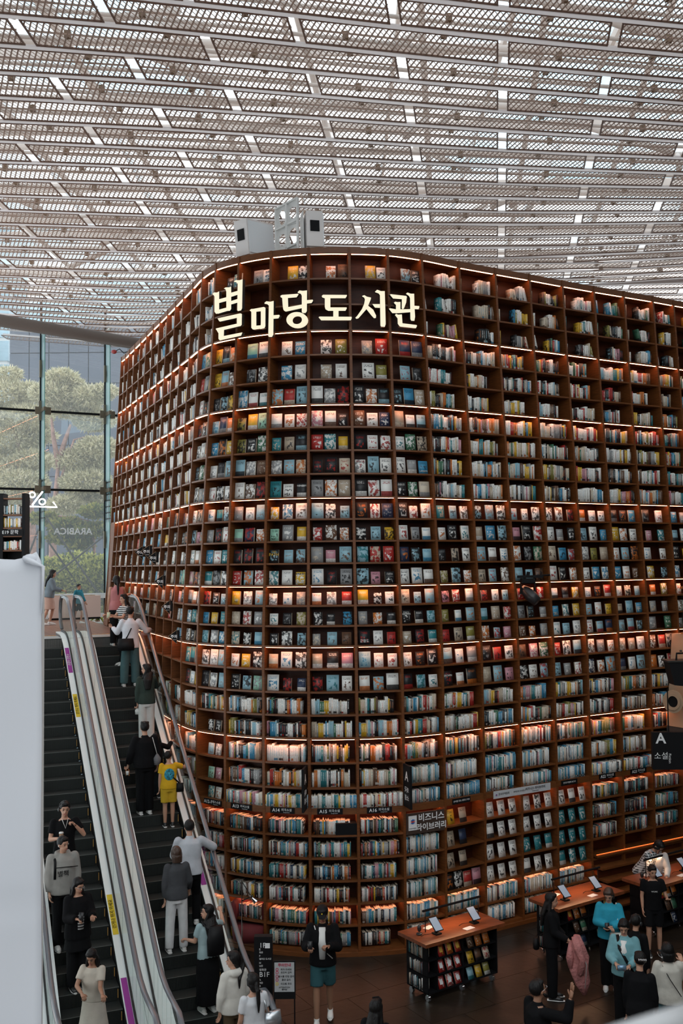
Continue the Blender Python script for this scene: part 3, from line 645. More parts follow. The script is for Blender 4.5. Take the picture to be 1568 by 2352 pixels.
# ================================================================ glazed end wall
SILL=mat('white_sill',(.7,.7,.7),.5); WG=glassmat('window_glass',(.93,.95,.96),.05,.0,veil=.07); FING=glassmat('fin_glass',(.55,.78,.76),.12,.05,veil=.3); GEDGE=mat('glass_edge_green',(.05,.22,.19),.2)  # pale layer mixed into the window glass imitates the outdoor haze
g_=V(math.cos(math.radians(28)),math.sin(math.radians(28)),0); gn=V(g_[1],-g_[0],0); G0=aty(240,1362,33.); 
def gw(x,y,off=0.): return onp(x,y,G0+gn*off,gn)
win=tag(empty('window_1'),kind='structure')
x88,x238=gw(92,1250),gw(241,1250); sp_=x238-x88; sp_[2]=0
cols=[V(x88[0],x88[1],0)-sp_*2,V(x88[0],x88[1],0)-sp_,V(x88[0],x88[1],0),V(x238[0],x238[1],0),V(x238[0],x238[1],0)+sp_,V(x238[0],x238[1],0)+sp_*2]
zl=[Z2,gw(240,1366)[2],gw(240,1128)[2],gw(240,953)[2],gw(150,745)[2]+.3]
for a,b in zip(cols[:-1],cols[1:]):
    for z0,z1 in zip(zl[:-1],zl[1:]):
        m=MB(); u=unit(b-a); m.box(a+u*.03+V(0,0,z0+.02),(b-a)-u*.06,gn*.012,V(0,0,z1-z0-.04)); m.build('glass_pane',WG,win)
for c in cols:
    m=MB(); m.box(c-g_*.035+V(0,0,Z2)-gn*.03,g_*.07,gn*.06,V(0,0,zl[-1]-Z2+.4)); m.build('mullion',BLACK,win)
    m=MB(); m.box(c+gn*.05+V(0,0,zl[1]),gn*.5,g_*.016,V(0,0,zl[-1]-zl[1]-.4)); m.build('glass_fin',FING,win)
    m=MB(); m.box(c+gn*.55+V(0,0,zl[1]),gn*.012,g_*.02,V(0,0,zl[-1]-zl[1]-.4)); m.build('fin_edge',GEDGE,win)
    for z in (zl[2],zl[3]):
        m=MB(); m.box(c-g_*.08+gn*.06+V(0,0,z-.32),g_*.17,gn*.06,V(0,0,.64)); m.box(c-g_*.2+gn*.06+V(0,0,z-.12),g_*.5,gn*.07,V(0,0,.24)); m.box(c-g_*.03+gn*.06+V(0,0,z-.06),gn*.56,g_*.08,V(0,0,.12)); m.build('glass_clamp',mat('bronze_clamp',(.17,.14,.10),.4,metal=.6),win)
    for z in (gw(240,860)[2],gw(240,1240)[2]):
        m=MB(); m.box(c-g_*.07+gn*.06+V(0,0,z-.28),g_*.15,gn*.08,V(0,0,.56)); m.box(c+g_*.02+gn*.14+V(0,0,z-.1),g_*.04,gn*.06,V(0,0,.2)); m.build('glass_clamp',MATS['bronze_clamp'],win)
    m=MB(); m.box(c+gn*.05+V(0,0,zl[-1]-.75),gn*.5,g_*.03,V(0,0,.4)); m.build('fin_bracket',WHITEP,win)
    m=MB()
    for q in range(7): m.box(c+gn*.08+V(0,0,zl[2]+.25-q*.2),gn*.5,g_*.03,V(0,0,.03))
    for q in (.15,.4): m.box(c+gn*q+V(0,0,zl[2]-1.05),gn*.03,g_*.03,V(0,0,1.4))
    m.build('spring_rod',DARKM,win)
a,b=cols[0],cols[-1]
for z in (zl[2],zl[3]): m=MB(); m.box(a+V(0,0,z-.035)-gn*.02,b-a,gn*.06,V(0,0,.07)); m.build('transom',BLACK,win)
m=MB(); m.box(a+V(0,0,zl[1]-.1)+gn*.0,b-a,gn*.22,V(0,0,.16)); m.box(a+V(0,0,Z2)+gn*.0,b-a,gn*.15,V(0,0,.12)); m.build('window_sill',SILL,win)
bm_=mat('beam_taupe',(.13,.10,.085),.45)
m=MB(); q0,q1=aty(-60,726,28.8),aty(318,790,30.8); m.tube([q0-(q1-q0)*.5,q0,q1,q1+(q1-q0)*.1],.19,16); tag(m.build('beam',bm_,smooth=True),kind='structure')
# bench heater in front of the glass
t=tag(empty('heater_cabinet',(0,0,0)),'long low beige cabinet with brown top grille under the window','cabinet')
BEIG=mat('beige_cabinet',(.62,.46,.40),.5); q=atz(118,1425,Z2); q2=atz(231,1421,Z2); q2=q+g_*np.dot(q2-q,g_)
m=MB(); m.box(q+V(0,0,.06),q2-q,-gn*.5,V(0,0,.68)); m.build('body',BEIG,t)
m=MB(); m.box(q+V(0,0,0)-gn*.05,q2-q,-gn*.4,V(0,0,.06)); m.build('plinth',BLACK,t)
m=MB(); L=q2-q
for k in range(14): m.box(q+L*(.08+k*.06)-gn*.12+V(0,0,.74),L*.045,-gn*.24,V(0,0,.012))
m.build('top_grille',mat('brown_grille',(.3,.16,.05),.5),t)
# ================================================================ outside
out=tag(empty('exterior_ground'),kind='structure'); m=MB(); m.abox(-45,34.5,4.2,10,90,4.9); m.build('paving',mat('paving',(.3,.29,.27),.8),out)
FAC=mat('facade_slate',(.125,.14,.18),.6,noise=.12,nscale=.6)
bld=tag(empty('office_building'),'dark slate clad building rising behind the pine trees','building')
for r in range(9):
    for c in range(8):
        x0=18+c*46; y0=1330-r*72
        p=aty(x0,1300,62); m=MB(); w=46/2287*62; h=72/2287*62
        m.abox(p[0]+.03,62,4.9+r*h+.03,p[0]+w-.03,62.4,4.9+(r+1)*h-.03); m.build('facade_panel',FAC,bld)
m=MB(); p=aty(18,1300,62); m.abox(p[0],62.2,4.9,p[0]+8*46/2287*62,66,4.9+9*72/2287*62); m.build('core',mat('facade_joint',(.1,.11,.13),.8),bld)
b2=tag(empty('glass_tower'),'pale blue glass tower at the very edge of the window view','building'); GT=mat('tower_glass',(.42,.60,.70),.3,noise=.3,nscale=.8)
for r in range(16):
    p0,p1=aty(-120,1300,66),aty(16,1300,66); m=MB(); m.abox(p0[0],66,4.9+r*1.6,p1[0],70,4.9+r*1.6+1.35); m.build('window_band',GT,b2)
m=MB(); m.abox(p0[0]+.1,66.1,4.9,p1[0]-.1,69.9,30.5); m.build('core',WHITEP,b2)
def foliage(name,blobs,cols,n,size,parent=None,seed=1,elong=4.):
    r=np.random.default_rng(seed); vs=[];mi=[]
    tot=sum(b[1][0]*b[1][1]*b[1][2] for b in blobs)**1
    for c,rad in blobs:
        k=int(n*(rad[0]*rad[1]*rad[2])**.67/sum((b[1][0]*b[1][1]*b[1][2])**.67 for b in blobs)); c=np.asarray(c); rad=np.asarray(rad)
        d=r.normal(size=(k,3)); d/=np.linalg.norm(d,axis=1)[:,None]; rr_=r.uniform(.55,1.05,size=(k,1))**.6
        p=c+d*rad*rr_; dirn=d+r.normal(size=(k,3))*.8+np.array([0,0,.35]); dirn/=np.linalg.norm(dirn,axis=1)[:,None]
        sd=np.cross(dirn,r.normal(size=(k,3))); sd/=np.linalg.norm(sd,axis=1)[:,None]; s=size*r.uniform(.6,1.3,size=(k,1))
        tri=np.stack([p-sd*s/elong,p+sd*s/elong,p+dirn*s],1); vs.append(tri.reshape(-1,3)); mi.append(r.integers(0,len(cols),k))
    vs=np.concatenate(vs); mi=np.concatenate(mi); me=bpy.data.meshes.new(name); me.from_pydata(vs.tolist(),[],np.arange(len(vs)).reshape(-1,3).tolist())
    for c in cols: me.materials.append(c)
    me.polygons.foreach_set('material_index',mi.astype(np.int32)); return link(name,me,parent)
def leafm(n,c): return mat(n,c,.7,trans=.5)
PN=[leafm('pine_a',(.78,.72,.48)),leafm('pine_b',(.92,.84,.62)),leafm('pine_c',(.46,.43,.27))]
HN=[leafm('hedge_a',(.52,.52,.12)),leafm('hedge_b',(.74,.70,.22)),leafm('hedge_c',(.14,.18,.05))]
BARK=mat('pine_bark',(.46,.27,.22),.9,noise=.4,nscale=6)
def tree(label,trunk,blobs,cols,n,size,seed,group=None,el=5.):
    t=tag(empty('pine_tree',(trunk[0][0][0],trunk[0][0][1],4.9)),label,'tree'); base=np.array(t.location)
    bpy.context.view_layer.update()
    m=MB()
    for pts,rr0 in ((a,b) for a,b in trunk[1]): m.tube([np.asarray(p)-base for p in pts],list(np.linspace(rr0,rr0*.35,len(pts))),7)
    m.build('trunk',BARK,t,smooth=True)
    foliage('foliage',[(np.asarray(c)-base,r) for c,r in blobs],cols,n,size,t,seed,el); return t
def A(x,y,Y): return aty(x,y,Y)
tree('pine with forked pink bark trunk behind the middle of the window',([A(118,1290,42)],[([A(118,1460,42),A(122,1220,42),A(128,1140,42),A(134,1060,42)],.2),([A(134,1070,42),A(122,1000,41.8),A(118,960,42)],.13),([A(134,1060,42),A(150,1010,42),A(162,975,42)],.14),([A(130,1130,42),A(170,1010,42),A(210,1000,42)],.07),([A(125,1180,42),A(190,1165,42),A(235,1190,42)],.06)]),
 [(A(x,y,42+dy),(r*.0184*42/42,r*.0184*.9,r*.0184*.5)) for x,y,r,dy in ((125,905,55,0),(165,930,60,1),(205,910,45,0),(140,870,40,0),(185,1060,60,.5),(225,1030,50,0),(200,1110,60,0),(150,1160,40,-.5),(230,1140,45,.5),(215,965,50,.8),(165,880,26,0),(240,900,30,0))],PN,30000,.19,3)
tree('pine with a slanting pale trunk behind the first window bay',([A(70,1290,45)],[([A(78,1440,45),A(74,1200,45),A(66,1120,45),A(60,1050,45)],.2),([A(64,1100,45),A(40,1010,45),A(20,960,45)],.1),([A(66,1120,45),A(95,1060,45)],.07)]),
 [(A(x,y,45+dy),(r*.0197,r*.0197*.9,r*.0197*.5)) for x,y,r,dy in ((10,905,60,0),(60,960,60,0),(30,1010,70,.5),(75,1060,50,0),(20,1080,60,0),(50,1110,60,-.5),(70,900,40,0),(20,860,30,0),(10,1150,50,0),(90,1000,40,.6),(-40,950,60,0),(-40,1060,60,0))],PN,30000,.20,4)
tree('yellow green maple spreading low over the clipped hedge',([A(215,1290,39)],[([A(225,1440,39),A(215,1240,39),A(190,1200,39)],.09),([A(215,1240,39),A(240,1200,39)],.06),([A(130,1185,39),A(180,1190,39),A(235,1205,39)],.04)]),
 [(A(x,y,39+dy),(r*.017,r*.017*.8,r*.017*.33)) for x,y,r,dy in ((150,1205,40,0),(190,1220,40,0),(225,1215,35,0),(140,1235,30,0),(180,1250,30,0),(220,1175,35,0),(100,1190,30,0))],[leafm('maple_a',(.46,.42,.10)),leafm('maple_b',(.36,.36,.10)),HN[2]],5000,.2,5,el=2.5)
hc=A(170,1340,37); foliage_blobs=[(hc+V(dx,dy,dz),(rx,ry,rz)) for dx,dy,dz,rx,ry,rz in ((-1.1,0,0,1.3,1.,.95),(.2,0,.16,1.5,1.,1.),(1.4,.2,.05,1.3,1.,.95),(0,0,-.6,2.4,1.1,.8))]
hd=foliage('hedge',foliage_blobs,HN,16000,.12,None,6,2.2); tag(hd,'clipped yellow green hedge mound just outside the window','hedge')
for x0,y0,x1,y1 in ((108,1190,168,1278),(108,1240,130,1272),(88,1215,68,1268),(240,1230,190,1270)):
    m=MB(); a_,b_=A(x0,y0,35.2),A(x1,y1,35.6); b_=a_+(b_-a_)*(a_[2]-4.88)/(a_[2]-b_[2]); m.tube([a_,b_],.035,6); tag(m.build('tree_prop',DARKM),{108:'long dark slanted steel brace outside the middle window pane' if y0==1190 else 'short dark steel brace beside the hedge top',88:'dark steel brace slanting down behind the first window bay',240:'dark slanted steel brace rising toward the bookcase end'}[x0],'brace','steel braces outside the window')
# ================================================================ out of view: dark walls added to cut sky light, gallery floor, end wall
DW=mat('dark_wall',(.05,.045,.04),.8); SFT=mat('beige_plaster',(.40,.29,.19),.7,noise=.08,nscale=3)
m=MB(); m.abox(-9.3,2.2,0,14.2,2.4,5.0); m.build('shade_wall_back',DW)['kind']='structure'
m=MB(); m.abox(14,-7,-.1,14.2,32,16); m.build('shade_wall_right',DW)['kind']='structure'
m=MB(); m.abox(-9.3,-7,5.0,14.2,2.6,5.38); m.build('floor_gallery',DW)['kind']='structure'
m=MB(); m.abox(-9.3,-7.2,5,14.2,-7,9.5); m.build('shade_wall_gallery',DW)['kind']='structure'
m=MB(); m.abox(-9.5,-7,5,-9.3,18,17); m.build('shade_wall_left',DW)['kind']='structure'
m=MB(); m.abox(9.4,26,0,14,26.2,12.2); m.build('wall_end',SFT)['kind']='structure'
# upper floor edge on the right with its fascia
sf=25.72; fa=front(sf,5.4,-.02); un=V(TG[26][0],TG[26][1],0); nn=V(MN[26][0],MN[26][1],0)
fb=front(sf-.27,3.45,-.02)
m=MB(); c=[fb,fb+un*6,fb+un*6-nn*3,fb-nn*3]; c2=[fa,fa+un*6,fa+un*6-nn*3,fa-nn*3]
c=[V(q[0],q[1],3.45) for q in c]; c2=[V(q[0],q[1],5.42) for q in c2]; m.hexa(c+c2); m.build('wall_fascia',SFT)['kind']='structure'
m=MB(); c=[q-V(0,0,.12)-un*.0 for q in c]; m.hexa(c+[q+V(0,0,.11) for q in c]); m.build('trim_1',DW)['kind']='structure'
m=MB(); c=[V(q[0],q[1],2.75) for q in [fb+un*.25,fb+un*6,fb+un*6-nn*3,fb+un*.25-nn*3]]; m.hexa(c+[q+V(0,0,.57) for q in c]); m.build('wall_soffit',BLACK)['kind']='structure'
# glass balustrade above the fascia
t=tag(empty('gallery_balustrade'),'clear glass balustrade with brass rail on the upper floor edge','balustrade')
m=MB(); m.box(fa+un*.0-nn*.3+V(0,0,.02),un*3,nn*.015,V(0,0,1.0)); m.build('glass_panel',GLS,t)
m=MB(); m.box(fa+un*.0-nn*.33+V(0,0,1.0),un*3,nn*.07,V(0,0,.05)); m.build('top_rail',mat('brass_rail',(.45,.25,.1),.3,metal=.8),t)
m=MB(); m.box(fa-nn*.34+V(0,0,.0),un*3,nn*.09,V(0,0,.05)); m.build('base_rail',MATS['brass_rail'],t)
# ================================================================ lit letters on the bookcase
GLY=[((480,630),6.272,13.65,'first tall lit syllable, set lowest and widest on the sign, over the bend',(270,500),[
[(45,285),(70,262),(115,262),(145,245),(145,520),(140,560),(100,570),(78,540),(78,320),(65,300)],[(212,205),(240,188),(290,188),(318,178),(318,500),(300,525),(248,530),(248,250),(235,215)],
[(140,360),(250,330),(250,385),(140,415)],[(100,520),(250,480),(318,470),(315,500),(290,520),(130,568),(95,560),(85,530)],
[(355,108),(380,85),(440,85),(483,70),(475,490),(460,520),(415,530),(405,515),(412,140),(395,115)],[(318,265),(412,238),(412,295),(318,325)],[(318,385),(410,355),(410,408),(318,435)],
[(122,635),(450,562),(472,572),(472,620),(400,628),(158,682),(145,675)],[(400,600),(472,570),(470,725),(455,745),(395,757),(400,715)],[(97,795),(100,780),(395,712),(450,745),(215,802),(130,810)],
[(105,800),(215,800),(212,890),(160,950),(135,930),(135,850)],[(145,910),(215,888),(470,838),(480,840),(460,885),(160,952),(140,940)]]),
((480,630),6.272,14.5,'second lit syllable of the sign, hanging lower than the third',(800,640),[
[(583,520),(605,500),(680,495),(680,770),(660,797),(630,795),(608,770),(608,540)],[(600,505),(790,470),(812,485),(812,525),(675,540),(610,540)],[(745,490),(812,480),(810,750),(790,778),(738,790),(745,700)],[(615,745),(745,735),(812,720),(800,775),(650,797),(620,785)],
[(798,410),(825,388),(880,395),(930,383),(925,870),(905,903),(865,903),(852,890),(860,450),(835,430),(800,425)],[(925,590),(1010,583),(1018,600),(998,635),(925,642)]]),
((480,630),6.272,15.4,'third lit syllable of the sign with a ring below',(1260,500),[
[(1027,310),(1050,297),(1280,280),(1288,292),(1260,332),(1135,342),(1060,345),(1030,330)],[(1050,320),(1135,335),(1140,470),(1160,520),(1100,537),(1070,510),(1062,470)],[(1070,480),(1140,472),(1340,435),(1340,487),(1110,537),(1080,525)],
[(1275,258),(1300,232),(1350,238),(1410,232),(1408,530),(1390,557),(1345,557),(1335,540),(1335,310),(1320,280),(1280,270)],[(1408,372),(1490,365),(1498,380),(1475,415),(1408,422)],'ring']),
((720,640),6.0308,16.45,'fourth lit syllable of the sign, standing on a broad base stroke',(300,400),[
[(112,240),(130,223),(460,225),(460,240),(440,272),(150,272),(120,260)],[(155,260),(232,260),(232,400),(240,446),(200,445),(165,425),(155,390)],[(200,398),(455,398),(460,410),(440,446),(200,446)],[(272,440),(345,440),(345,530),(272,530)],[(68,535),(85,525),(525,528),(528,545),(515,578),(105,578)]]),
((720,640),6.0308,17.4,'fifth lit syllable of the sign with a wide forked stroke',(790,400),[
[(672,240),(700,228),(740,250),(795,262),(790,290),(755,375),(725,430),(620,550),(590,557),(578,540),(600,520),(670,420),(700,350),(710,290),(700,262),(675,250)],[(725,415),(755,375),(825,430),(865,510),(862,545),(835,548),(800,510)],[(812,352),(918,352),(918,405),(850,402)],
[(850,180),(880,153),(930,172),(985,172),(992,400),(998,630),(985,668),(935,665),(925,650),(918,230),(900,205),(855,190)]]),
((720,640),6.0308,18.4,'last lit syllable of the sign, with two nested corner strokes',(1260,430),[
[(1055,222),(1070,215),(1285,240),(1292,260),(1225,285),(1100,275)],[(1222,262),(1290,250),(1282,330),(1250,415),(1230,422),(1220,410)],[(1110,335),(1130,318),(1160,325),(1202,322),(1202,430),(1140,430),(1140,365)],[(1042,418),(1060,410),(1140,425),(1340,422),(1340,465),(1180,478),(1090,478)],
[(1278,210),(1300,192),(1345,208),(1392,208),(1396,380),(1405,530),(1395,585),(1352,583),(1340,560),(1335,270),(1320,240)],[(1396,375),(1462,380),(1465,395),(1452,425),(1398,422)],[(1127,505),(1140,487),(1170,498),(1222,495),(1230,618),(1225,665),(1190,660),(1165,625),(1162,550)],[(1180,640),(1230,618),(1425,642),(1432,655),(1415,688),(1200,665)]])]
for (ox,oy),sc,s,lab,cen,polys in GLY:
    q,mn=spl(s); zc=12.1; pf=front(s,zc,-.22); n=V(mn[0],mn[1],0); cx,cyy=ox+cen[0]/sc,oy+cen[1]/sc
    d=ray(cx,cyy); lam=np.dot(pf-CAM,n)/np.dot(d,n); C0=CAM+d*lam
    m=MB(); mount=MB()
    for pl in polys:
        if pl=='ring':
            pts=[(1262+112.5*math.cos(a),655+87*math.sin(a)) for a in np.linspace(0,2*math.pi,25)[:-1]]
            for k in range(24):
                a0,a1=2*math.pi*k/24,2*math.pi*(k+1)/24
                quad=[(1262+R1*math.cos(a),655+R2*math.sin(a)) for (R1,R2,a) in ((150,112,a0),(150,112,a1),(75,62,a1),(75,62,a0))]
                w=[onp(ox+x/sc,oy+y/sc,C0,n)-C0 for x,y in quad][::-1]; m.prism([p+n*.07 for p in w],-n*.07,0)
            continue
        w=[onp(ox+x/sc,oy+y/sc,C0,n)-C0 for x,y in pl]
        a2=sum(np.dot(np.cross(w[i],w[(i+1)%len(w)]),-n) for i in range(len(w)))
        if a2<0: w=w[::-1]
        b0=len(m.f); m.add(w,[tuple(range(len(w)))],0)
        m.prism([p+n*.07 for p in w],-n*.069,1,1)
    root=m.build('sign_letter',[LETTER,LSIDE],None,loc=C0); tag(root,'cream '+lab,'sign','lit Korean library name letters')
    mb=MB(); mb.box(V(-.05,0,-.03)+n*.07,V(.1,0,0),n*.16,V(0,0,.03)); mb.build('mounting_bar',BLACK,root)
# ================================================================ projectors on top of the bookcase
def obox(m,c,fn,W_,D_,H_,tilt=0.,mi=0):
    f=unit(V(fn[0],fn[1],0)); r=V(-f[1],f[0],0); up=V(0,0,1)*math.cos(tilt)+f*math.sin(tilt); ff=f*math.cos(tilt)-V(0,0,1)*math.sin(tilt)
    m.box(np.asarray(c)-r*W_/2,r*W_,-ff*D_,up*H_,mi); return f,r,up,ff
PJ=mat('projector_white',(.80,.75,.73),.5); PJS=mat('projector_side_white',(.84,.86,.88),.45)
for (px,py,fn,W_,D_,H_,tl,lab) in ((557,592,(-.62,-.78),.34,.78,.70,.10,'big white projector housing over the second lit letter, lens toward the stairs'),(724,578,(.18,-.98),.32,.5,.72,-.10,'slim white projector housing beside the pierced white frame')):
    s=14.2 if px<600 else 16.0; pf=front(s,13.07,.15); base=onp(px,py,pf,V(MN[int(s)][0],MN[int(s)][1],0)); base[2]=13.07
    t=tag(empty('projector',base),lab,'projector'); m=MB(); f,r,up,ff=obox(m,V(0,0,.06),fn,W_,D_,H_,tl); m.build('housing',PJ,t)
    m=MB(); obox(m,V(0,0,.03)+ff*-.02,fn,W_*1.03,D_*.96,H_*.9,tl)if False else m.box(V(0,0,.1)+r*(W_/2)-ff*.03,r*.02,-ff*(D_-.06),up*(H_-.08)); m.build('side_panel',PJS,t)
    m=MB(); m.box(V(0,0,.06)-r*.09+up*(H_*.42)+ff*.002,r*.18,ff*.012,up*.22); m.build('lens_window',BLACK,t)
    m=MB(); m.box(-r*W_*.5-f*D_*.8,r*W_,f*D_*.7,V(0,0,.08)); m.build('base_plate',WHITEP,t)
    m=MB(); m.box(-r*(W_/2+.06)-ff*.1,r*.02,-ff*(D_*.7),up*(H_+.1)); m.build('yoke',WHITEP,t)
ff_=front(15.35,13.07,.15); t=tag(empty('speaker_frame',ff_),'white pierced speaker frame with cross bars standing on the bookcase top','frame')
r_=unit(V(.80,-.6,0)); nn_=V(-.6,-.8,0); m=MB(); Wf,Hf=.55,.92
for a in (0,.5,1): m.box(r_*(a*Wf-.015-Wf/2),r_*.03,-nn_*.05,V(0,0,Hf-.05+(a*.12)))
for a in (.02,.52,.98): m.box(-r_*Wf/2+V(0,0,Hf*a-.02),r_*Wf+V(0,0,.1),-nn_*.05,V(0,0,.03))
m.build('frame_bar',WHITEP,t)
m=MB()
for (u,v,ru,rv) in ((.25,.74,.085,.15),(.75,.78,.10,.12),(.25,.25,.09,.12),(.75,.27,.11,.17)):
    c=r_*(u-.5)*Wf+V(0,0,v*Hf+.03)-nn_*.05
    for k in range(24):
        a0,a1=2*math.pi*k/24,2*math.pi*(k+1)/24
        P=lambda a:c+r_*(ru*math.cos(a))+V(0,0,rv*math.sin(a))
        def Q(a):
            ca,sa=math.cos(a),math.sin(a); s_=1/max(abs(ca),abs(sa)); return c+r_*(Wf*.25*ca*s_)+V(0,0,Hf*.25*sa*s_)
        m.prism([P(a0),Q(a0),Q(a1),P(a1)],-nn_*.02)
m.build('pierced_plate',WHITEP,t)
m=MB(); m.box(-r_*Wf*.5+V(0,0,0),r_*Wf,nn_*-.35,V(0,0,.03)); m.build('base_plate',WHITEP,t)
# ================================================================ signs
def plate(name,c,r,u,w,h,m_,parent=None,th=.012,loc=None):
    n=np.cross(unit(r),unit(u)); m=MB(); m.box(np.asarray(c)-unit(r)*w/2-unit(u)*h/2-n*th,unit(r)*w,unit(u)*h,n*th); return m.build(name,m_,parent)
UZ=V(0,0,1)
def frontdir(s): a,b=front(s-.02,2.5),front(s+.02,2.5); r=unit(b-a); return r
LABS=[(13.62,'A12-1','프랑스소설','dim'),(14.45,'A13','외국소설',''),(15.42,'A14','외국소설',''),(16.42,'A15','외국소설',''),(17.45,'A16','외국소설',''),(23.5,'A22','외국소설',''),(24.5,'A23','한국소설','')]
for s,a,b_,_ in LABS:
    r=frontdir(s); c=front(s,2.565,-.012); ob=plate('shelf_label',c,r,UZ,.46,.105,BLACK); tag(ob,f'black shelf label reading {a} on the wide band of the bookcase','sign','black section labels on the bookcase band')
    n=np.cross(r,UZ); text(a,'label_print',c-r*.12+n*.002,r,UZ,.085,SIGNW,ob,.001,bold=.001); text(b_,'label_print',c+r*.08+UZ*.01+n*.002,r,UZ,.055,SIGNW,ob,.001); text('Foreign Fiction','label_print',c+r*.08-UZ*.033+n*.002,r,UZ,.02,SIGNW,ob,.0005)
for s,tx in ((19.4,'분야별 주요 세미나 자료'),(22.35,'한국무역협회 보고서')):
    r=frontdir(s); c=front(s,2.565,-.012); ob=plate('shelf_label',c,r,UZ,.44,.10,BLACK); tag(ob,'plain black label with one line of small white Korean text, '+('over the first brochure bay' if s<20 else 'just beyond the long banner'),'sign','black section labels on the bookcase band')
    text(tx,'label_print',c+np.cross(r,UZ)*.002,r,UZ,.04,SIGNW,ob,.001)
r=frontdir(21.); c=front(21.,2.555,-.03); GREYB=mat('banner_pale',(.55,.56,.58),.5); ob=plate('banner_strip',c,r,UZ,1.45,.14,GREYB); tag(ob,'long pale banner strip with dark Korean print above the brochure bays','sign'); n=np.cross(r,UZ)
text('한국무역협회','banner_print',c-r*.47+n*.002,r,UZ,.05,BLACK,ob,.001); text('무역인의 지식창고','banner_print',c-r*.08+n*.002,r,UZ,.04,BLACK,ob,.001); text('비즈니스 라이브러리','banner_print',c+r*.33+UZ*.015+n*.002,r,UZ,.06,BLACK,ob,.001,bold=.001); text('Business Library','banner_print',c+r*.33-UZ*.035+n*.002,r,UZ,.025,BLACK,ob,.001)
BLUEP=mat('logo_blue',(.05,.15,.45),.5); REDP=mat('logo_red',(.7,.08,.05),.5)
def logo(c,r,u,s,parent):
    n=np.cross(r,u)
    for k,(cm,o) in enumerate(((BLUEP,-.3),(REDP,.0),(BLUEP,.3))):
        m=MB(); a=c+n*.003; q=[(-.45+.0,-.12+o*.9),(.0,.2+o*.9),(.45,-.02+o*.9),(.0,-.3+o*.9)]; m.prism([a+r*x*s+u*y*s*.8 for x,y in q],n*.002); m.build('logo',cm,parent)
logo(c-r*.66,r,UZ,.05,ob)
# business library board
s=18.5; r=unit(front(19,2.3)-front(18,2.3)); zc=2.28; c=front(s,zc,-.01); DB=mat('board_brown',(.05,.03,.022),.5); ob=plate('name_board',c,r,UZ,.80,.38,DB); tag(ob,'dark brown business library board with white Korean letters and square emblem','sign'); n=np.cross(r,UZ)
text('비즈니스','board_print',c+r*.12+UZ*.08+n*.003,r,UZ,.15,SIGNW,ob,.002,bold=.003); text('라이브러리','board_print',c+r*.12-UZ*.09+n*.003,r,UZ,.14,SIGNW,ob,.002,bold=.003)
e_=plate('emblem_card',c-r*.27+UZ*.01+n*.004,r,UZ,.17,.26,SIGNW,ob); logo(c-r*.27+UZ*.04+n*.005,r,UZ,.11,ob); text('한국무역협회','board_print',c-r*.27-UZ*.09+n*.006,r,UZ,.028,BLACK,ob,.001)
# black box put in for the dark gap where books are missing in bay 15 row 24
c=front(16.76,2.2,.02); r=frontdir(16.8); m=MB(); m.box(c-r*.2+V(0,0,-.12),r*.42,np.cross(UZ,r)*.2,UZ*.26); tag(m.build('dark_gap_box',BLACK),'black box standing in for the dark gap in the books under the A15 label','box')
# blade signs
def blade(px,py,s,z0,z1,w,txts,lab):
    q,mn=spl(s); n=-V(mn[0],mn[1],0); b=front(s,(z0+z1)/2,-.02); m=MB(); m.box(V(b[0],b[1],z0)-TGd(s)*.02,n*w,TGd(s)*.04,UZ*(z1-z0)); ob=m.build('blade_sign',BLACK); tag(ob,lab,'sign')
    for tx,zz,sz in txts:
        c=V(b[0],b[1],zz)+n*w*.5-TGd(s)*.021; text(tx,'sign_print',c,-n*-1 if False else -n,UZ,sz,SIGNW,ob,.001,bold=sz*.012)
        c=V(b[0],b[1],zz)+n*w*.5+TGd(s)*.021; text(tx,'sign_print',c,n,UZ,sz,SIGNW,ob,.001,bold=sz*.012)
    return ob
def TGd(s):
    i=int(s); f=s-i; t=TG[i]*(1-f)+TG[min(i+1,NB)]*f; return unit(V(t[0],t[1],0))
blade(0,0,18.0,2.62,3.38,.34,[('A',3.17,.24),('외국',2.93,.11),('소설',2.79,.11)],'black blade sign reading A standing out beside the business library board')
blade(0,0,15.93,2.62,3.38,.34,[('A',3.17,.24),('외국',2.93,.11),('소설',2.79,.11)],'black blade sign seen nearly edge on above the A15 label')
# big fiction sign at the far bay
cc=aty(1538,1725,19.6); r=unit(V(1,-.05,0)); ob=plate('section_sign',cc,r,UZ,.66,.72,BLACK,None,.12); tag(ob,'large black Fiction section sign with a tall white A hanging under the beige wall','sign'); n=np.cross(r,UZ)
L0=aty(1517,1697,19.6); text('A',   'sign_print',L0+n*.003,r,UZ,.28,SIGNW,ob,.001,bold=.006)
text('소설','sign_print',aty(1518,1737,19.6)+n*.003,r,UZ,.15,SIGNW,ob,.001); text('Fiction','sign_print',aty(1538,1742,19.6)+n*.003,-UZ,r,.07,SIGNW,ob,.001)
m=MB(); m.tube([cc+UZ*.36-n*.06,cc+UZ*1.2-n*.06],.012,6); m.build('hanger',BLACK,ob)
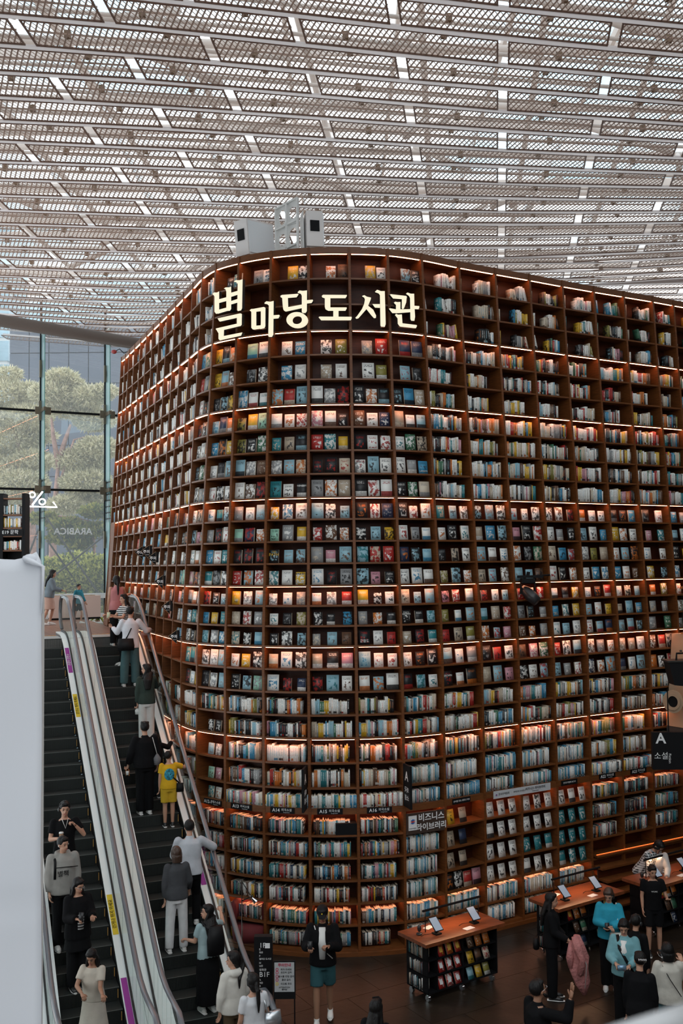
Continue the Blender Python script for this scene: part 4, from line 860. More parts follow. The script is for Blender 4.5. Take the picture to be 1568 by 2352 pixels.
# caution plates along the up escalator
for px,py,s,lab in ((322,1270,-6,'highest'),(337,1268,-5.6,'second'),(352,1283,-5,'third'),(368,1337,-4,'fourth'),(384,1395,-3,'fifth'),(400,1463,-2,'lowest')):
    best=min(range(4,14),key=lambda i:abs((784+FPX*np.dot(front(i,7-(py-1300)/2287*21)-CAM,RT)/np.dot(front(i,7-(py-1300)/2287*21)-CAM,FW))-(px+10)))
    q=front(best,6.,-.02); c=aty(px,py,q[1]-.12); w=.24; f=MB(); k=c[1]/FPX
    tri=[(-13,-2),(6,-16),(6,16)]; up=UZ; R_=unit(V(1,.12,0))
    pts=[c+R_*x*k-UZ*y*k for x,y in tri]; nn2=np.cross(R_,UZ); f.prism([p for p in pts][::1],-nn2*.02)
    f.box(c+R_*5*k-UZ*9*k,R_*7*k,-nn2*.02,UZ*24*k); ob=f.build('caution_plate',BLACK); tag(ob,f'black arrow shaped caution plate, {lab} of the row beside the up escalator','sign','caution plates beside the escalator')
    e=MB(); 
    for a_,b_ in ((0,1),(0,2),(1,2)): e.tube([pts[a_]+nn2*.002,pts[b_]+nn2*.002],.004,4)
    e.build('plate_edge',mat('plate_edge_bronze',(.3,.2,.12),.4,metal=.6),ob)
    text('주의','plate_print',c-R_*.5*k+UZ*.5*k+nn2*.004,R_,UZ,8.5*k,SIGNW,ob,.001,bold=.002); text('Caution','plate_print',c+R_*1*k-UZ*6*k+nn2*.004,R_,UZ,2.6*k,SIGNW,ob,.001)
    e=MB(); e.tube([c+R_*8*k,V(q[0],q[1],c[2])],.008,6); e.build('bracket',BLACK,ob)
# percent neon, mirror lettering on glass
NEON=mat('neon_white',(1,1,1),emit=2.2,ecol=(1,.97,.95))
def np_(x,y): return aty(x,y,26.)
t=tag(empty('neon_sign',np_(95,1163)),'white neon percent symbol over a bent line near the window','sign'); b0=np.array(t.location); bpy.context.view_layer.update()
def ring(cx,cy,rx,ry,rad):
    m=MB(); P=[np_(cx+rx*math.cos(a),cy+ry*math.sin(a))-b0 for a in np.linspace(0,2*math.pi,21)]; m.tube(P,rad,6,cap=False); return m
ring(74,1136.5,6.5,6,.02).build('tube',NEON,t); ring(97,1152.5,7,6.5,.02).build('tube',NEON,t)
m=MB(); m.tube([np_(98,1129)-b0,np_(74,1160)-b0],.024,6); m.build('tube',NEON,t)
m=MB(); m.tube([np_(58,1163)-b0,np_(131,1165)-b0,np_(122,1153)-b0],.022,6); m.build('tube',NEON,t)
m=MB(); m.tube([np_(60,1163)-b0,aty(50,1163,24.1)-b0],.012,5); m.build('bracket',BLACK,t)
gl=gw(168,1221,.03); ob=MB(); ob.box(V(-.01,0,-.01),V(.02,0,0),V(0,.01,0),V(0,0,.02))
q=ob.build('window_lettering',SIGNW,None,loc=gw(196,1223,.03)); tag(q,'white coffee shop lettering reading backwards on the window glass','lettering')
bpy.context.view_layer.update()
text('ARABICA','lettering_print',gl,-g_,UZ,.30,SIGNW,q,.004,bold=.004)
# small fire call lamp at the top by the bookcase
p=aty(262,808,27.6); m=MB(); m.ell(V(0,0,0),(.08,.05,.06),8,6); ob=m.build('alarm_lamp',mat('alarm_red',(.3,.03,.03),.4),None,True,loc=p); tag(ob,'small red alarm lamp with cable near the top corner of the bookcase','lamp')
m=MB(); m.tube([V(.05,0,.02),V(.15,0,.08),V(.25,.1,-.02),V(.34,.2,.05)],.012,6); m.build('cable',BLACK,ob)
# ================================================================ foreground white hoarding (cloth over frame)
CLO=mat('white_cloth',(.70,.71,.76),.85,bump=.25,bscale=3)
hy=9.0; xr=aty(103,1900,hy)[0]; vs=[];fs=[]; NX,NZ=26,60; ztop=aty(60,1282,hy)[2]
for a in range(NX+1):
    x=-5.2+(xr+5.2)*a/NX
    top=ztop+.06*math.exp(-((x-(xr-.12))/.06)**2)-.0*a+.012*math.sin(x*9)
    if a==NX: top-=.05
    for b in range(NZ+1):
        z=top*(b/NZ); xt=x-(.035*(1-b/NZ)*0)-( .05*(b/NZ) if a==NX else 0)
        sag=.018*math.sin(x*7+z*1.3)+.012*math.sin(x*2.3-z*3.1)+.02*math.exp(-((z-4.05-.1*(x-xr))/.03)**2)+.015*math.exp(-((z-6.6-.12*(x-xr))/.03)**2)
        vs.append((xt,hy+sag,z))
for a in range(NX):
    for b in range(NZ): i=a*(NZ+1)+b; fs.append((i,i+NZ+1,i+NZ+2,i+1))
m=MB(); m.add(vs,fs); hob=m.build('hoarding',CLO,None,True); tag(hob,'tall hoarding wrapped in wrinkled white cloth hiding the side of the down escalator','hoarding')
md=hob.modifiers.new('thick','SOLIDIFY'); md.thickness=.02; md.offset=-1
m=MB(); m.abox(-5.2,hy+.08,0,xr-.06,hy+.16,ztop-.08); m.abox(-5.2,hy+.16,0,-5.1,hy+1.2,ztop-.1); m.build('hoarding_frame',WHITEP,hob)
m=MB(); p=aty(58,1281,hy-.03); m.ell(V(p[0]+.03,hy+.02,p[2]-.01),(.07,.03,.045),10,6); m.tube([p+V(-.02,0,0),p+V(.07,0,-.04),V(xr-.02,hy-.02,p[2]-.08),V(xr-.03,hy-.02,p[2]-.5)],[.02,.025,.016,.008],8); m.build('cloth_knot',CLO,hob,True)
# near railing edge at the lower corner
GR=mat('rail_grey',(.42,.42,.43),.5); a,b=aty(1400,2412,1.1),aty(1640,2322,1.5); m=MB(); m.tube([a,b],.022,12); m.tube([b,b-V(0,0,1.2)],.02,10); rl=tag(m.build('gallery_handrail',GR,None,True),'blurred pale grey handrail crossing the bottom corner of the view','handrail')
m=MB(); m.tube([aty(1400,2412,1.1)-V(.5,.45,0),a],.022,12); m.build('rail_end',GR,rl,True)
# ================================================================ small bookcase E19
t=tag(empty('small_bookcase',(0,0,0)),'narrow black bookcase marked E19 behind the top of the hoarding','bookcase'); YB=24.
def q3(x,y,dy=0): p=aty(x,y,YB); p[1]+=dy; return p
xl,xr2=q3(-10,1200)[0],q3(57,1200)[0]; zt=q3(30,1133)[2]
for x in (q3(2,1200)[0],q3(53,1200)[0],q3(-40,1200)[0]): m=MB(); m.abox(x-.03,YB,Z2-.0,x+.05,YB+.35,zt); m.build('upright',BLACK,t)
lv=[1145,1183,1213,1232,1265,1300,1340]
for y in lv: z=q3(30,y)[2]; m=MB(); m.abox(q3(-40,y)[0],YB+.01,z-.015,xr2-.03,YB+.33,z+.015); m.build('shelf',WOODF,t)
m=MB(); m.abox(q3(-40,1)[0],YB+.33,Z2,xr2-.03,YB+.35,q3(30,1232)[2]); m.build('back_panel',BLACK,t)
z0,z1=q3(30,1231)[2],q3(30,1216)[2]; m=MB(); m.abox(q3(-40,1)[0],YB-.01,z0,xr2-.04,YB,z1); o=m.build('label_board',BLACK,t)
text('E19 문학','label_print',q3(24,1223)-V(0,.015,0),V(1,0,0),UZ,.11,SIGNW,t,.001)
rb=random.Random(9)
for y in (1183,1213,1265):
    x=q3(7,y)[0]; z=q3(30,y)[2]+.02; k=0
    while x<q3(49,y)[0]-.05:
        w=rb.uniform(.025,.045); h=rb.uniform(.19,.24); c=pick(rb,T_SPN); me=books_mesh('book',[(V(0,0,0),V(w-.002,0,0),V(0,.16,0),V(0,0,h),c,accent(rb,c),rb.random()*9,1)])
        ob=link('book',me,None,(x,YB+.04,z)); k+=1; tag(ob,f"{NUMW[k]} book, {CN_[c]} spine, on the {dict([(1183,'upper'),(1213,'middle'),(1265,'lower')])[y]} shelf of the E19 bookcase",'book','books in the E19 bookcase'); x+=w
# ================================================================ things on the beige wall side
p=aty(1555,1545,19.3); t=tag(empty('loudspeaker',p),'black loudspeaker box hung in front of the beige wall','speaker'); m=MB(); m.prism([V(-.16,0,.22),V(.3,0,.22),V(.3,0,-.28),V(-.06,0,-.24)],V(0,.35,0)); m.build('cabinet',BLACK,t); m=MB(); m.box(V(-.19,-.02,.2),V(.5,0,0),V(0,.4,0),V(0,0,.03)); m.build('top_plate',DARKM,t)
m=MB(); m.tube([V(.02,.1,.23),V(.03,.1,.36),V(.25,.15,.36)],.02,6); m.tube([V(.1,.3,.1),V(.1,.9,.1)],.02,6); m.build('bracket',BLACK,t)
m=MB(); rq=random.Random(2)
for k in range(10): m.ell(V(.1+rq.random()*.22,.1,.4+rq.random()*.07),(.03,.03,.02),6,4)
m.build('cable_knot',DARKM,t)
fpl=front(26.3,4.2,-.02); cc=onp(1546,1611,fpl+V(0,0,0)-nn*0,un) if False else aty(1546,1611,21.4); t=tag(empty('round_vent',cc),'round beige nozzle vent with dark centre on the plaster wall','vent')
vn=unit(V(-.5,-.86,0)); vr=V(-vn[1],vn[0],0)
def disc(m,R,d0,d1,seg=24,mi=0,Ri=0):
    for k in range(seg):
        a0,a1=2*math.pi*k/seg,2*math.pi*(k+1)/seg; P=lambda R_,a,d:vr*R_*math.cos(a)*.95+UZ*R_*1.1*math.sin(a)+vn*d
        if Ri: m.hexa([P(Ri,a0,d0),P(R,a0,d0),P(R,a1,d0),P(Ri,a1,d0),P(Ri,a0,d1),P(R,a0,d1),P(R,a1,d1),P(Ri,a1,d1)],mi)
        else: m.add([P(0,0,d1),P(R,a0,d1),P(R,a1,d1)],[(0,1,2)],mi)
m=MB(); disc(m,.22,0,.05,Ri=.16); disc(m,.165,.0,.08,Ri=.11); m.build('ring',SFT,t); m=MB(); disc(m,.12,0,.02); m.build('nozzle',BLACK,t)
# stage spotlight clamped to the bookcase
sb=front(22,6.75,-.02); p=aty(1212,1362,sb[1]-.45); t=tag(empty('stage_spotlight',p),'black moving head spotlight jutting from the bookcase face','spotlight')
m=MB(); ax_=unit(V(.55,-.4,-.6)); m.tube([-ax_*.16,-ax_*.05,ax_*.1,ax_*.26],[.06,.11,.12,.10],12); m.build('lamp_head',BLK2,t,True)
m=MB(); m.tube([V(-.14,0,-.02),V(-.14,0,.2),V(.14,0,.2),V(.14,0,-.02)],.025,6); m.box(V(-.13,-.1,.2),V(.26,0,0),V(0,.2,0),V(0,0,.09)); m.build('yoke',BLACK,t); m=MB(); m.box(V(-.2,-.05,.30),V(.5,0,0),V(0,.1,0),V(0,0,.05)); m.tube([V(0,0,.3),V(.02,.0,.42)],.035,6); m.tube([V(0,0,.33),sb-p],.02,6); m.build('arm',BLACK,t)
# ================================================================ info stands
base=atz(600,2330,0)
p=aty(604,2150,14.6); t=tag(empty('floor_directory',(p[0],p[1],0)),'tall black floor directory pillar listing 1F and B1F','sign'); W2=.30; H2=p[2]+.0
top=aty(604,2152,14.6)[2]; wpx=(629-588)/FPX*14.6; m=MB(); m.abox(-wpx/2,0,0,wpx/2,.12,top); m.build('pillar',BLACK,t); bpy.context.view_layer.update()
rows=[('1F',2172,.13,SIGNW),('E',2181,.05,SIGNW),('동문',2188,.04,LED),('F',2196,.05,SIGNW),('별마당 도서관',2203,.04,SIGNW),('H',2212,.05,SIGNW),('남문',2219,.04,SIGNW),('영화관',2228,.05,SIGNW),('B1F',2239,.13,SIGNW),('A',2251,.05,SIGNW),('북문',2258,.04,SIGNW),('B',2265,.05,SIGNW),('서문',2272,.04,SIGNW),('C',2280,.05,SIGNW),('수족관',2287,.04,SIGNW),('D',2297,.05,SIGNW)]
for tx,y,sz,mt in rows:
    if mt is LED: mt=SIGNW
    text(tx,'sign_print',aty(595,y,14.59),V(1,0,0),UZ,sz*.75,mt,t,.001,align='LEFT')
m=MB(); q=aty(613,2172,14.59)-p; m.box(V(q[0]-.03,-.006,aty(613,2172,14.6)[2]-.035),V(.07,0,0),V(0,.006,0),UZ*.07); m.build('pictogram',SIGNW,t)
c1,c2=aty(630,2210,14.3),aty(676,2277,14.3); t=tag(empty('notice_stand',((c1[0]+c2[0])/2,14.3,0)),'white notice board on a thin black stand listing red circled rules','sign'); bpy.context.view_layer.update()
w=(c2[0]-c1[0]); hgt=c1[2]-c2[2]; m=MB(); m.abox(-w/2-.015,-.01,c2[2]-.1,w/2+.015,.02,c1[2]+.02); m.build('frame',BLACK,t); m=MB(); m.abox(-w/2,-.014,c2[2],w/2,-.01,c1[2]); m.build('panel',mat('notice_white',(.42,.43,.44),.5),t)
for x in (-w/2,w/2): m=MB(); m.tube([V(x,.01,0),V(x,.01,c2[2])],.010,6); m.build('leg',BLACK,t)
m=MB(); m.box(V(-w/2-.02,-.15,0),V(w+.04,0,0),V(0,.3,0),V(0,0,.015)); m.build('foot',BLACK,t)
RT_=mat('notice_red',(.5,.05,.1),.5)
text('주의안내','notice_print',aty(653,2217,14.28),V(1,0,0),UZ,.05,RT_,t,.001,bold=.001)
for y,tx in ((2227,'뛰지 마세요'),(2234,'유모차 금지'),(2243,'음식물 반입 금지'),(2251,'흡연 금지'),(2260,'미끄럼 주의')):
    text(tx,'notice_print',aty(657,y,14.28),V(1,0,0),UZ,.032,BLACK,t,.001)
    m=MB(); cc=aty(636,y,14.28)-np.array([t.location[0],14.3,0]); 
    for k in range(10):
        a0,a1=2*math.pi*k/10,2*math.pi*(k+1)/10; m.add([cc+V(.022*math.cos(a),0,.022*math.sin(a)) for a in (a0,a1)]+[cc+V(.014*math.cos(a),0,.014*math.sin(a)) for a in (a1,a0)],[(0,1,2,3)])
    m.build('pictogram',RT_ if y!=2260 else YST,t)
text('ATTENTION','notice_print',aty(653,2268,14.28),V(1,0,0),UZ,.028,BLACK,t,.001); text('별마당','notice_print',aty(653,2273,14.28),V(1,0,0),UZ,.028,BLACK,t,.001)
# ================================================================ rolling book desks
DTOP=mat('desk_top_wood',(.20,.055,.02),.28,noise=.3,nscale=3,stretch=(1,6,1)); SCR=mat('tablet_screen',(.25,.28,.33),.25,emit=.22,ecol=(.55,.68,.85)); PAP=mat('paper_white',(.7,.7,.7),.6)
def desk(A0,B0,ld,label,group_words,cols_front,dark=False):
    """A0: front corner nearer the camera (on the floor, desk-top outline), B0: next corner along the long front side"""
    A0=V(A0[0],A0[1],0); B0=V(B0[0],B0[1],0); L=np.linalg.norm(B0-A0); u=(B0-A0)/L; v=V(-u[1],u[0],0); Dp=.74
    t=tag(empty('book_desk',A0,0),label,'desk'); I=.10
    m=MB(); m.box(V(0,0,.90),u*L,v*Dp,V(0,0,.055)); m.build('desk_top',DTOP,t)
    m=MB()
    for a in (I,L/2-.012,L-I-.024): m.box(u*a+v*.1+V(0,0,.12),u*.024,v*(Dp-.2),V(0,0,.78))
    for z in (.12,.38,.63,.876): m.box(u*I+v*.1+V(0,0,z),u*(L-2*I),v*(Dp-.2),V(0,0,.022))
    m.box(u*I+v*(Dp*.42)+V(0,0,.12),u*(L-2*I),v*.02,V(0,0,.78)); m.box(u*(I+.2)+v*.1+V(0,0,.12),u*.02,v*(Dp-.2),V(0,0,.78)); m.build('carcass',BLACK,t)
    for a,b in ((.14,.14),(L-.2,.14),(.14,Dp-.18),(L-.2,Dp-.18),(L/2,.14)):
        m=MB(); c=u*a+v*b+V(0,0,.05); m.tube([c-u*.02,c+u*.02],.05,10); m.box(c-u*.015-v*.03+V(0,0,.03),u*.03,v*.06,V(0,0,.04)); m.build('caster',CHROME,t)
    # lamp bar
    m=MB(); m.tube([u*.35+v*.45+V(0,0,.955),u*.35+v*.45+V(0,0,1.3)],.008,6); m.tube([u*(L-.2)+v*.45+V(0,0,.955),u*(L-.2)+v*.45+V(0,0,1.3)],.008,6); m.tube([u*.3+v*.45+V(0,0,1.3),u*(L-.15)+v*.45+V(0,0,1.3)],.02,8); m.build('lamp_bar',BLACK,t)
    ld_=bpy.data.lights.new('desk_lamp_light','AREA'); ld_.shape='RECTANGLE'; ld_.size=L-.6; ld_.size_y=.03; ld_.energy=2.5 if dark else 5; ld_.color=(1,.55,.3); lo=bpy.data.objects.new('desk_lamp_light',ld_); COL.objects.link(lo); lo.parent=t; c=u*(L/2)+v*.45+V(0,0,1.275); lo.location=c; lo.rotation_euler=(0,0,math.atan2(u[1],u[0]))
    W3=lambda q:A0+q
    for k,(a,b) in enumerate(((.45,.2),(1.28,.22))):
        c=W3(u*a+v*b+V(0,0,.957)); tb=tag(empty('tablet_stand',c),f"tilted tablet on a black stand, {'near' if k==0 else 'far'} end of the {group_words}",'tablet','tablets on the book desks')
        m=MB(); up_=unit(v*.72+V(0,0,.7)-u*.05); r3=unit(u-v*.0); nrm=np.cross(r3,up_); m.box(-r3*.085+V(0,0,.07),r3*.17,up_*.25,-nrm*.012); m.build('frame',BLACK,tb); m=MB(); m.box(-r3*.075+V(0,0,.07)+up_*.012+nrm*.002,r3*.15,up_*.225,-nrm*.004); m.build('screen',SCR,tb)
        m=MB(); m.box(-r3*.06+v*.02,r3*.12,v*.12,V(0,0,.02)); m.box(-r3*.02+v*.08,r3*.04,v*.03,V(0,0,.14)); m.build('base',BLACK,tb)
        m=MB(); m.tube([r3*-.05+v*.1+V(0,0,.01),r3*-.2+v*.16+V(0,0,.005),r3*-.3+v*.12+V(0,0,.005)],.004,5); m.build('cord',BLACK,tb)
    for k,(a,b,rt) in enumerate(((.45,.5,.3),(.95,.1,.1))):
        c=W3(u*a+v*b+V(0,0,.956)); m=MB(); ca,sa=math.cos(rt),math.sin(rt); m.box(V(0,0,0),(u*ca+v*sa)*.19,(v*ca-u*sa)*.11,V(0,0,.003)); ob=m.build('paper_notice',PAP,None,loc=c); tag(ob,f"small white notice sheet lying {'behind the near tablet' if k==0 else 'by the front edge'} on the {group_words}",'paper','notices on the book desks')
    c=W3(u*.2+v*.42+V(0,0,.956)); m=MB(); m.tube([V(0,0,0),V(0,0,.02)],.05,10); m.ell(V(0,0,.1),(.035,.035,.06),8,6); ob=m.build('desk_camera',BLK2,None,True,loc=c); tag(ob,f'small black rounded device at the end of the {group_words}','device','devices on the book desks')
    # faced books on the long side
    rd=random.Random(int(label.__len__())); k=0
    for r_i,z in enumerate((.655,.405,.145)):
        for c_i in range(6):
            col=cols_front[r_i][c_i]
            if col is None: continue
            a=I+.26+c_i*.175+(.1 if c_i>2 else 0); up_=unit(V(0,0,1)*.17+v*.07); w=.125; h=.185
            o=W3(u*a+v*.115+V(0,0,z)); me=books_mesh('display_book',[(V(0,0,0),u*w,v*.02,up_*h,col,(YELW if r_i==0 else WHT) if col==RED else accent(rd,col),(.5+.07*c_i) if col==RED else rd.random()*9,2)])
            ob=link('display_book',me,None,o); tag(ob,f"{CN_[col]} cover, {['upper','middle','lower'][r_i]} tier, {NUMW[c_i]} along, on the {group_words}",'book','cover-out books on the rolling desks')
            if col==RED:
                m=MB(); nr=unit(np.cross(u,up_)); m.box(u*.03+up_*.06+nr*.002,u*.065,up_*.08,-nr*.001); m.build('title_label',mat('gold_label',(.75,.42,.08),.5) if r_i==0 else PAP,ob)
    for r_i,z in enumerate((.655,.405,.145)):
        x=.02 if not dark else 1.; k=0
        while x<.36:
            w=rd.uniform(.014,.03); h=rd.uniform(.16,.2); col=pick(rd,[(WHT,4),(CREAM,3),(TEAL,3),(BLK,2),(PINK,1),(LBLUE,2)] if r_i else [(WHT,5),(CREAM,5),(TEAL,1)])
            o=W3(u*(I-.0)+v*(.14+.46-x-w)+V(0,0,z)); me=books_mesh('book',[(V(0,0,0),v*(w-.001),u*.14,V(0,0,h),col,accent(rd,col),rd.random()*9,1)] if False else [(v*(w-.001),-v*(w-.001),u*.14,V(0,0,h),col,accent(rd,col),rd.random()*9,1)])
            ob=link('book',me,None,o); tag(ob,f"{NUMW[k]} {CN_[col]} spine, {['upper','middle','lower'][r_i]} end shelf of the {group_words}",'book','books in the desk end shelves'); x+=w; k+=1
            if k>19: break
    return t
R_=RED; cf1=[[R_,R_,R_,BRN,ORG,ORG],[R_,R_,R_,YELW,BRN,CREAM],[R_,R_,R_,LBLUE,YELW,OLIVE]]
cf2=[[RED,ORG,ORG,None,YELW,YELW],[None,BRN,GRN,None,PINK,CREAM],[None,None,NAVY,None,GREY,GREY]]
dA,dB=atz(978,2172,.95),atz(1160,2120,.95)
desk(dA,dB,0,'rolling black book desk showing red book covers, near the person in the cap','desk with red books',cf1)
eA=atz(1283,2090,.95); desk(eA,eA+(dB-dA),0,'rolling black book desk with wooden top behind the woman holding a pink jacket','desk behind the pink jacket',cf2)
eA=atz(1500,2040,.95); desk(eA,eA+(dB-dA),0,'rolling black book desk with wooden top where the plaid shirt reader leans','desk under the plaid shirt',cf2,True)
# stepped bench with red glow along the foot of the far bays
t=tag(empty('stepped_bench'),'low stepped wooden bench with an orange glowing edge below the far bays','bench')
RLED=mat('red_led',(1,.25,.06),emit=1.6,ecol=(1,.16,.03))
for k,z in enumerate((.95,.73,.51,.29,.10)):
    m=MB(); a,b=front(23.1,z,-.06-.13*k),front(27.6,z,-.06-.13*k); d=b-a; n=V(-d[1],d[0],0)/np.linalg.norm(d); m.box(V(a[0],a[1],z),V(d[0],d[1],0),n*.34,V(0,0,.04)); m.build('step_board',WOODF,t)
    m=MB(); m.box(V(a[0],a[1],z-.2)+n*.12,V(d[0],d[1],0),n*.01,V(0,0,.19)); m.build('riser',WOOD_SHADED,t)
    if k==0: m=MB(); m.box(V(a[0],a[1],z+.05)+n*.02,V(d[0],d[1],0),n*.012,V(0,0,.012)); m.build('light_strip',RLED,t)
# red chair and floor lamp in the dark behind the escalator
p=atz(572,2180,0); t=tag(empty('lounge_chair',(p[0],p[1],0)),'dark red rounded lounge chair half hidden behind the escalator rail','chair'); MRD=mat('maroon_fabric',(.12,.012,.015),.8)
m=MB(); m.tube([V(0,0,.2),V(0,0,.45)],[(.3,.28),(.32,.3)],14); m.build('seat',MRD,t,True); m=MB(); m.tube([V(.3*math.cos(a),.28*math.sin(a)+.05,.62) for a in np.linspace(-.3,math.pi+.3,9)],[(.07,.24)]*9,8,side=V(0,0,1) if False else None); m.build('backrest',MRD,t,True)
for a in (.8,2.3,3.9,5.5): m=MB(); m.tube([V(.2*math.cos(a),.2*math.sin(a),.22),V(.26*math.cos(a),.26*math.sin(a),0)],.015,6); m.build('leg',BLACK,t)
p=atz(556,2200,0); t=tag(empty('reading_lamp',(p[0],p[1],0)),'thin chrome reading lamp with angled arm near the lounge chair','lamp')
m=MB(); m.tube([V(0,0,0),V(0,0,.02)],.14,14); m.build('base',BLACK,t); m=MB(); m.tube([V(0,0,0),V(0,0,1.35),V(.18,0,1.05)],.01,6); m.tube([V(0,0,1.0),V(.2,-.05,1.1)],.01,6); m.build('arm',CHROME,t); m=MB(); m.tube([V(.18,0,1.05),V(.25,0,.98)],[.02,.05],10); m.build('shade',CHROME,t)
# ================================================================ people
SKIN=mat('skin',(.50,.27,.18),.5,noise=.1,nscale=6); SKIN2=mat('skin_tan',(.36,.18,.11),.5); HAIR=mat('hair_black',(.007,.006,.006),.45,spec=.25,bump=.5,bscale=60,stretch=(1,1,.15)); HAIRB=mat('hair_brown',(.05,.025,.015),.4,bump=.5,bscale=60,stretch=(1,1,.15))
EYEM=mat('eye_dark',(.02,.015,.012),.2); LIP=mat('lips',(.36,.10,.09),.5); SHW=mat('shoe_white',(.72,.71,.69),.5); SHB=mat('shoe_black',(.02,.02,.02),.4); SOLE=mat('sole_white',(.75,.74,.72),.6)
def cloth(n,c,b=.35): return mat('cloth_'+n,c,.85,spec=.12,bump=b,bscale=14,noise=.12,nscale=6)
TMP=[]      # meshes waiting to be fused into one surface
def fuse(m,voxel,smooth=2):
    me=m.mesh('tmp',[]); o=bpy.data.objects.new('tmp',me); COL.objects.link(o)
    r=o.modifiers.new('r','REMESH'); r.mode='VOXEL'; r.voxel_size=voxel; s=o.modifiers.new('s','SMOOTH'); s.iterations=smooth; s.factor=.5
    return o
def rx(a): c,s=math.cos(a),math.sin(a); return np.array([[1,0,0],[0,c,-s],[0,s,c]])
def rz(a): c,s=math.cos(a),math.sin(a); return np.array([[c,-s,0],[s,c,0],[0,0,1]])
def person(label,loc,face,H=1.65,lean=0,twist=0,head=(0,0),L=((-.12,.05,-1),(0,.15,-1)),R=((.12,.05,-1),(0,.15,-1)),legs=(((0,.0,-1),(0,0,-1)),((0,0,-1),(0,0,-1))),step=(0,0),
           top=('tee',(.5,.5,.5)),bottom=('trousers',(.03,.03,.035)),hair='short',hairm=None,shoes=None,skin=None,male=False,group=None,extra=None,handpose='relaxed',stride=0,build=1.,hem=.0,hands=('r','r')):
    k=H/1.70; hairm=hairm or HAIR; shoes=shoes or SHW; skin=skin or SKIN; b=build
    root=empty('person',loc,math.radians(face-90)); tag(root,label,'person',group)
    hw,sw=.085*k,(.185 if male else .163)*k*(.5+.5*b)
    hipz=.88*k; T=rx(-math.radians(lean))
    Tw=rz(math.radians(twist))
    pel=V(0,0,hipz+.04*k)
    def up(p): return pel+Tw@(T@(np.asarray(p,float)*k-V(0,0,.92*k)))
    spine=[up((0,.0,.84)),up((0,0,.95)),up((0,.01,1.08)),up((0,.015,1.22)),up((0,0,1.36)),up((0,-.005,1.43))]
    sr_=[(.155*k*b,.105*k*b),(.15*k*b,.10*k*b),(.128*k*b,.092*k*b),(.15*k*b,.108*k*b),(.155*k*b,.095*k*b),(.07*k,.06*k)]
    side=Tw@V(1,0,0)
    neck=[up((0,-.005,1.40)),up((0,.01,1.50))]
    hc=up((0,.022,1.585)); HR=Tw@T@rz(math.radians(head[0]))@rx(math.radians(-head[1]))
    def hp(x,y,z): return hc+HR@(V(x,y,z)*k)
    def arm(dirs,sx):
        sh=up((sx*sw/k*.93,-.005,1.385)); u,f=dirs; u=unit(Tw@T@V(*u)) if abs(lean)<5 else unit(Tw@V(*u)); f=unit(Tw@V(*f)); el=sh+u*.27*k; wr=el+f*.235*k; return sh,el,wr,f
    aL=arm(L,-1); aR=arm(R,1)
    lg=[]
    for i,sx in enumerate((-1,1)):
        th,shn=legs[i]; h_=V(sx*hw,0,hipz); kn=h_+unit(th)*.41*k; an=kn+unit(shn)*.39*k; lg.append((h_,kn,an))
    low=min(lg[0][2][2]-step[0],lg[1][2][2]-step[1]); dz=.085*k-low
    sft=V(0,0,dz)
    def S(p): return p+sft
    # ---- body: one fused surface
    m=MB(); m.tube([S(p) for p in spine],sr_,14,side=side); m.tube([S(p) for p in neck],[.052*k,.048*k],10)
    m.ell(S(hp(0,-.008,.022)),(.074*k,.092*k,.098*k),14,10,R=HR); m.ell(S(hp(0,.022,-.045)),(.056*k,.066*k,.062*k),12,8,R=HR); m.ell(S(hp(0,.055,-.088)),(.026*k,.024*k,.022*k),8,6,R=HR)
    m.tube([S(hp(0,.078,.012)),S(hp(0,.104,-.028)),S(hp(0,.088,-.034))],[.007*k,.015*k,.009*k],6)
    for sx in (-1,1): m.ell(S(hp(sx*.076,-.005,-.008)),(.011*k,.02*k,.03*k),6,6,R=HR); m.ell(S(hp(sx*.03,.082,.028)),(.02*k,.008*k,.006*k),6,4,R=HR)
    for (sh,el,wr,f) in (aL,aR):
        m.tube([S(sh),S((sh+el)/2),S(el)],[.046*k*b,.043*k*b,.036*k*b],9); m.tube([S(el),S(el*.6+wr*.4),S(wr)],[.036*k*b,.035*k*b,.024*k],9); m.ell(S(sh),(.05*k,)*3,8,6); m.ell(S(el),(.037*k*b,)*3,8,6)
    for (h_,kn,an) in lg:
        m.tube([S(h_),S((h_+kn)/2),S(kn)],[.085*k*b,.073*k*b,.052*k],10); m.tube([S(kn),S(kn*.65+an*.35),S(an)],[.052*k,.052*k,.036*k],10); m.ell(S(h_),(.085*k*b,)*3,8,6); m.ell(S(kn),(.053*k,)*3,8,6)
    jobs=[('body',fuse(m,.0135*k),skin)]
    # ---- hands (five fingers each), joined into the body mesh
    hm=MB(); handc=[]
    for (sh,el,wr,f),sx,hpz in ((aL,-1,hands[0]),(aR,1,hands[1])):
        d=unit(f*.9+V(0,0,-.15)) if hpz in('r',) else unit(f)
        pn=np.cross(d,V(0,0,1)) if abs(d[2])<.85 else Tw@V(0,1,0); lat=unit(np.cross(d,Tw@V(sx,0,0))) if abs(d[2])>.85 else unit(pn); pal=unit(np.cross(lat,d)) # lat = across knuckles
        if hpz=='open': lat=unit(Tw@V(1,0,0)-d*np.dot(d,Tw@V(1,0,0))); pal=unit(np.cross(lat,d))
        w0=wr; c=w0+d*.045*k; kn_=w0+d*.085*k; handc.append(S(w0+d*.08*k))
        hm.tube([S(w0-d*.01*k),S(w0+d*.03*k),S(c+d*.02*k),S(kn_)],[(.022*k,.017*k),(.034*k,.015*k),(.038*k,.014*k),(.036*k,.011*k)],9,side=lat)
        cur={'r':.45,'grip':1.1,'open':.06}[hpz]; curl=pal*(-sx if hpz!='open' else 1)
        if hpz=='grip' : curl=unit(V(0,0,-1)-d*np.dot(d,V(0,0,-1))) if abs(d[2])<.8 else pal
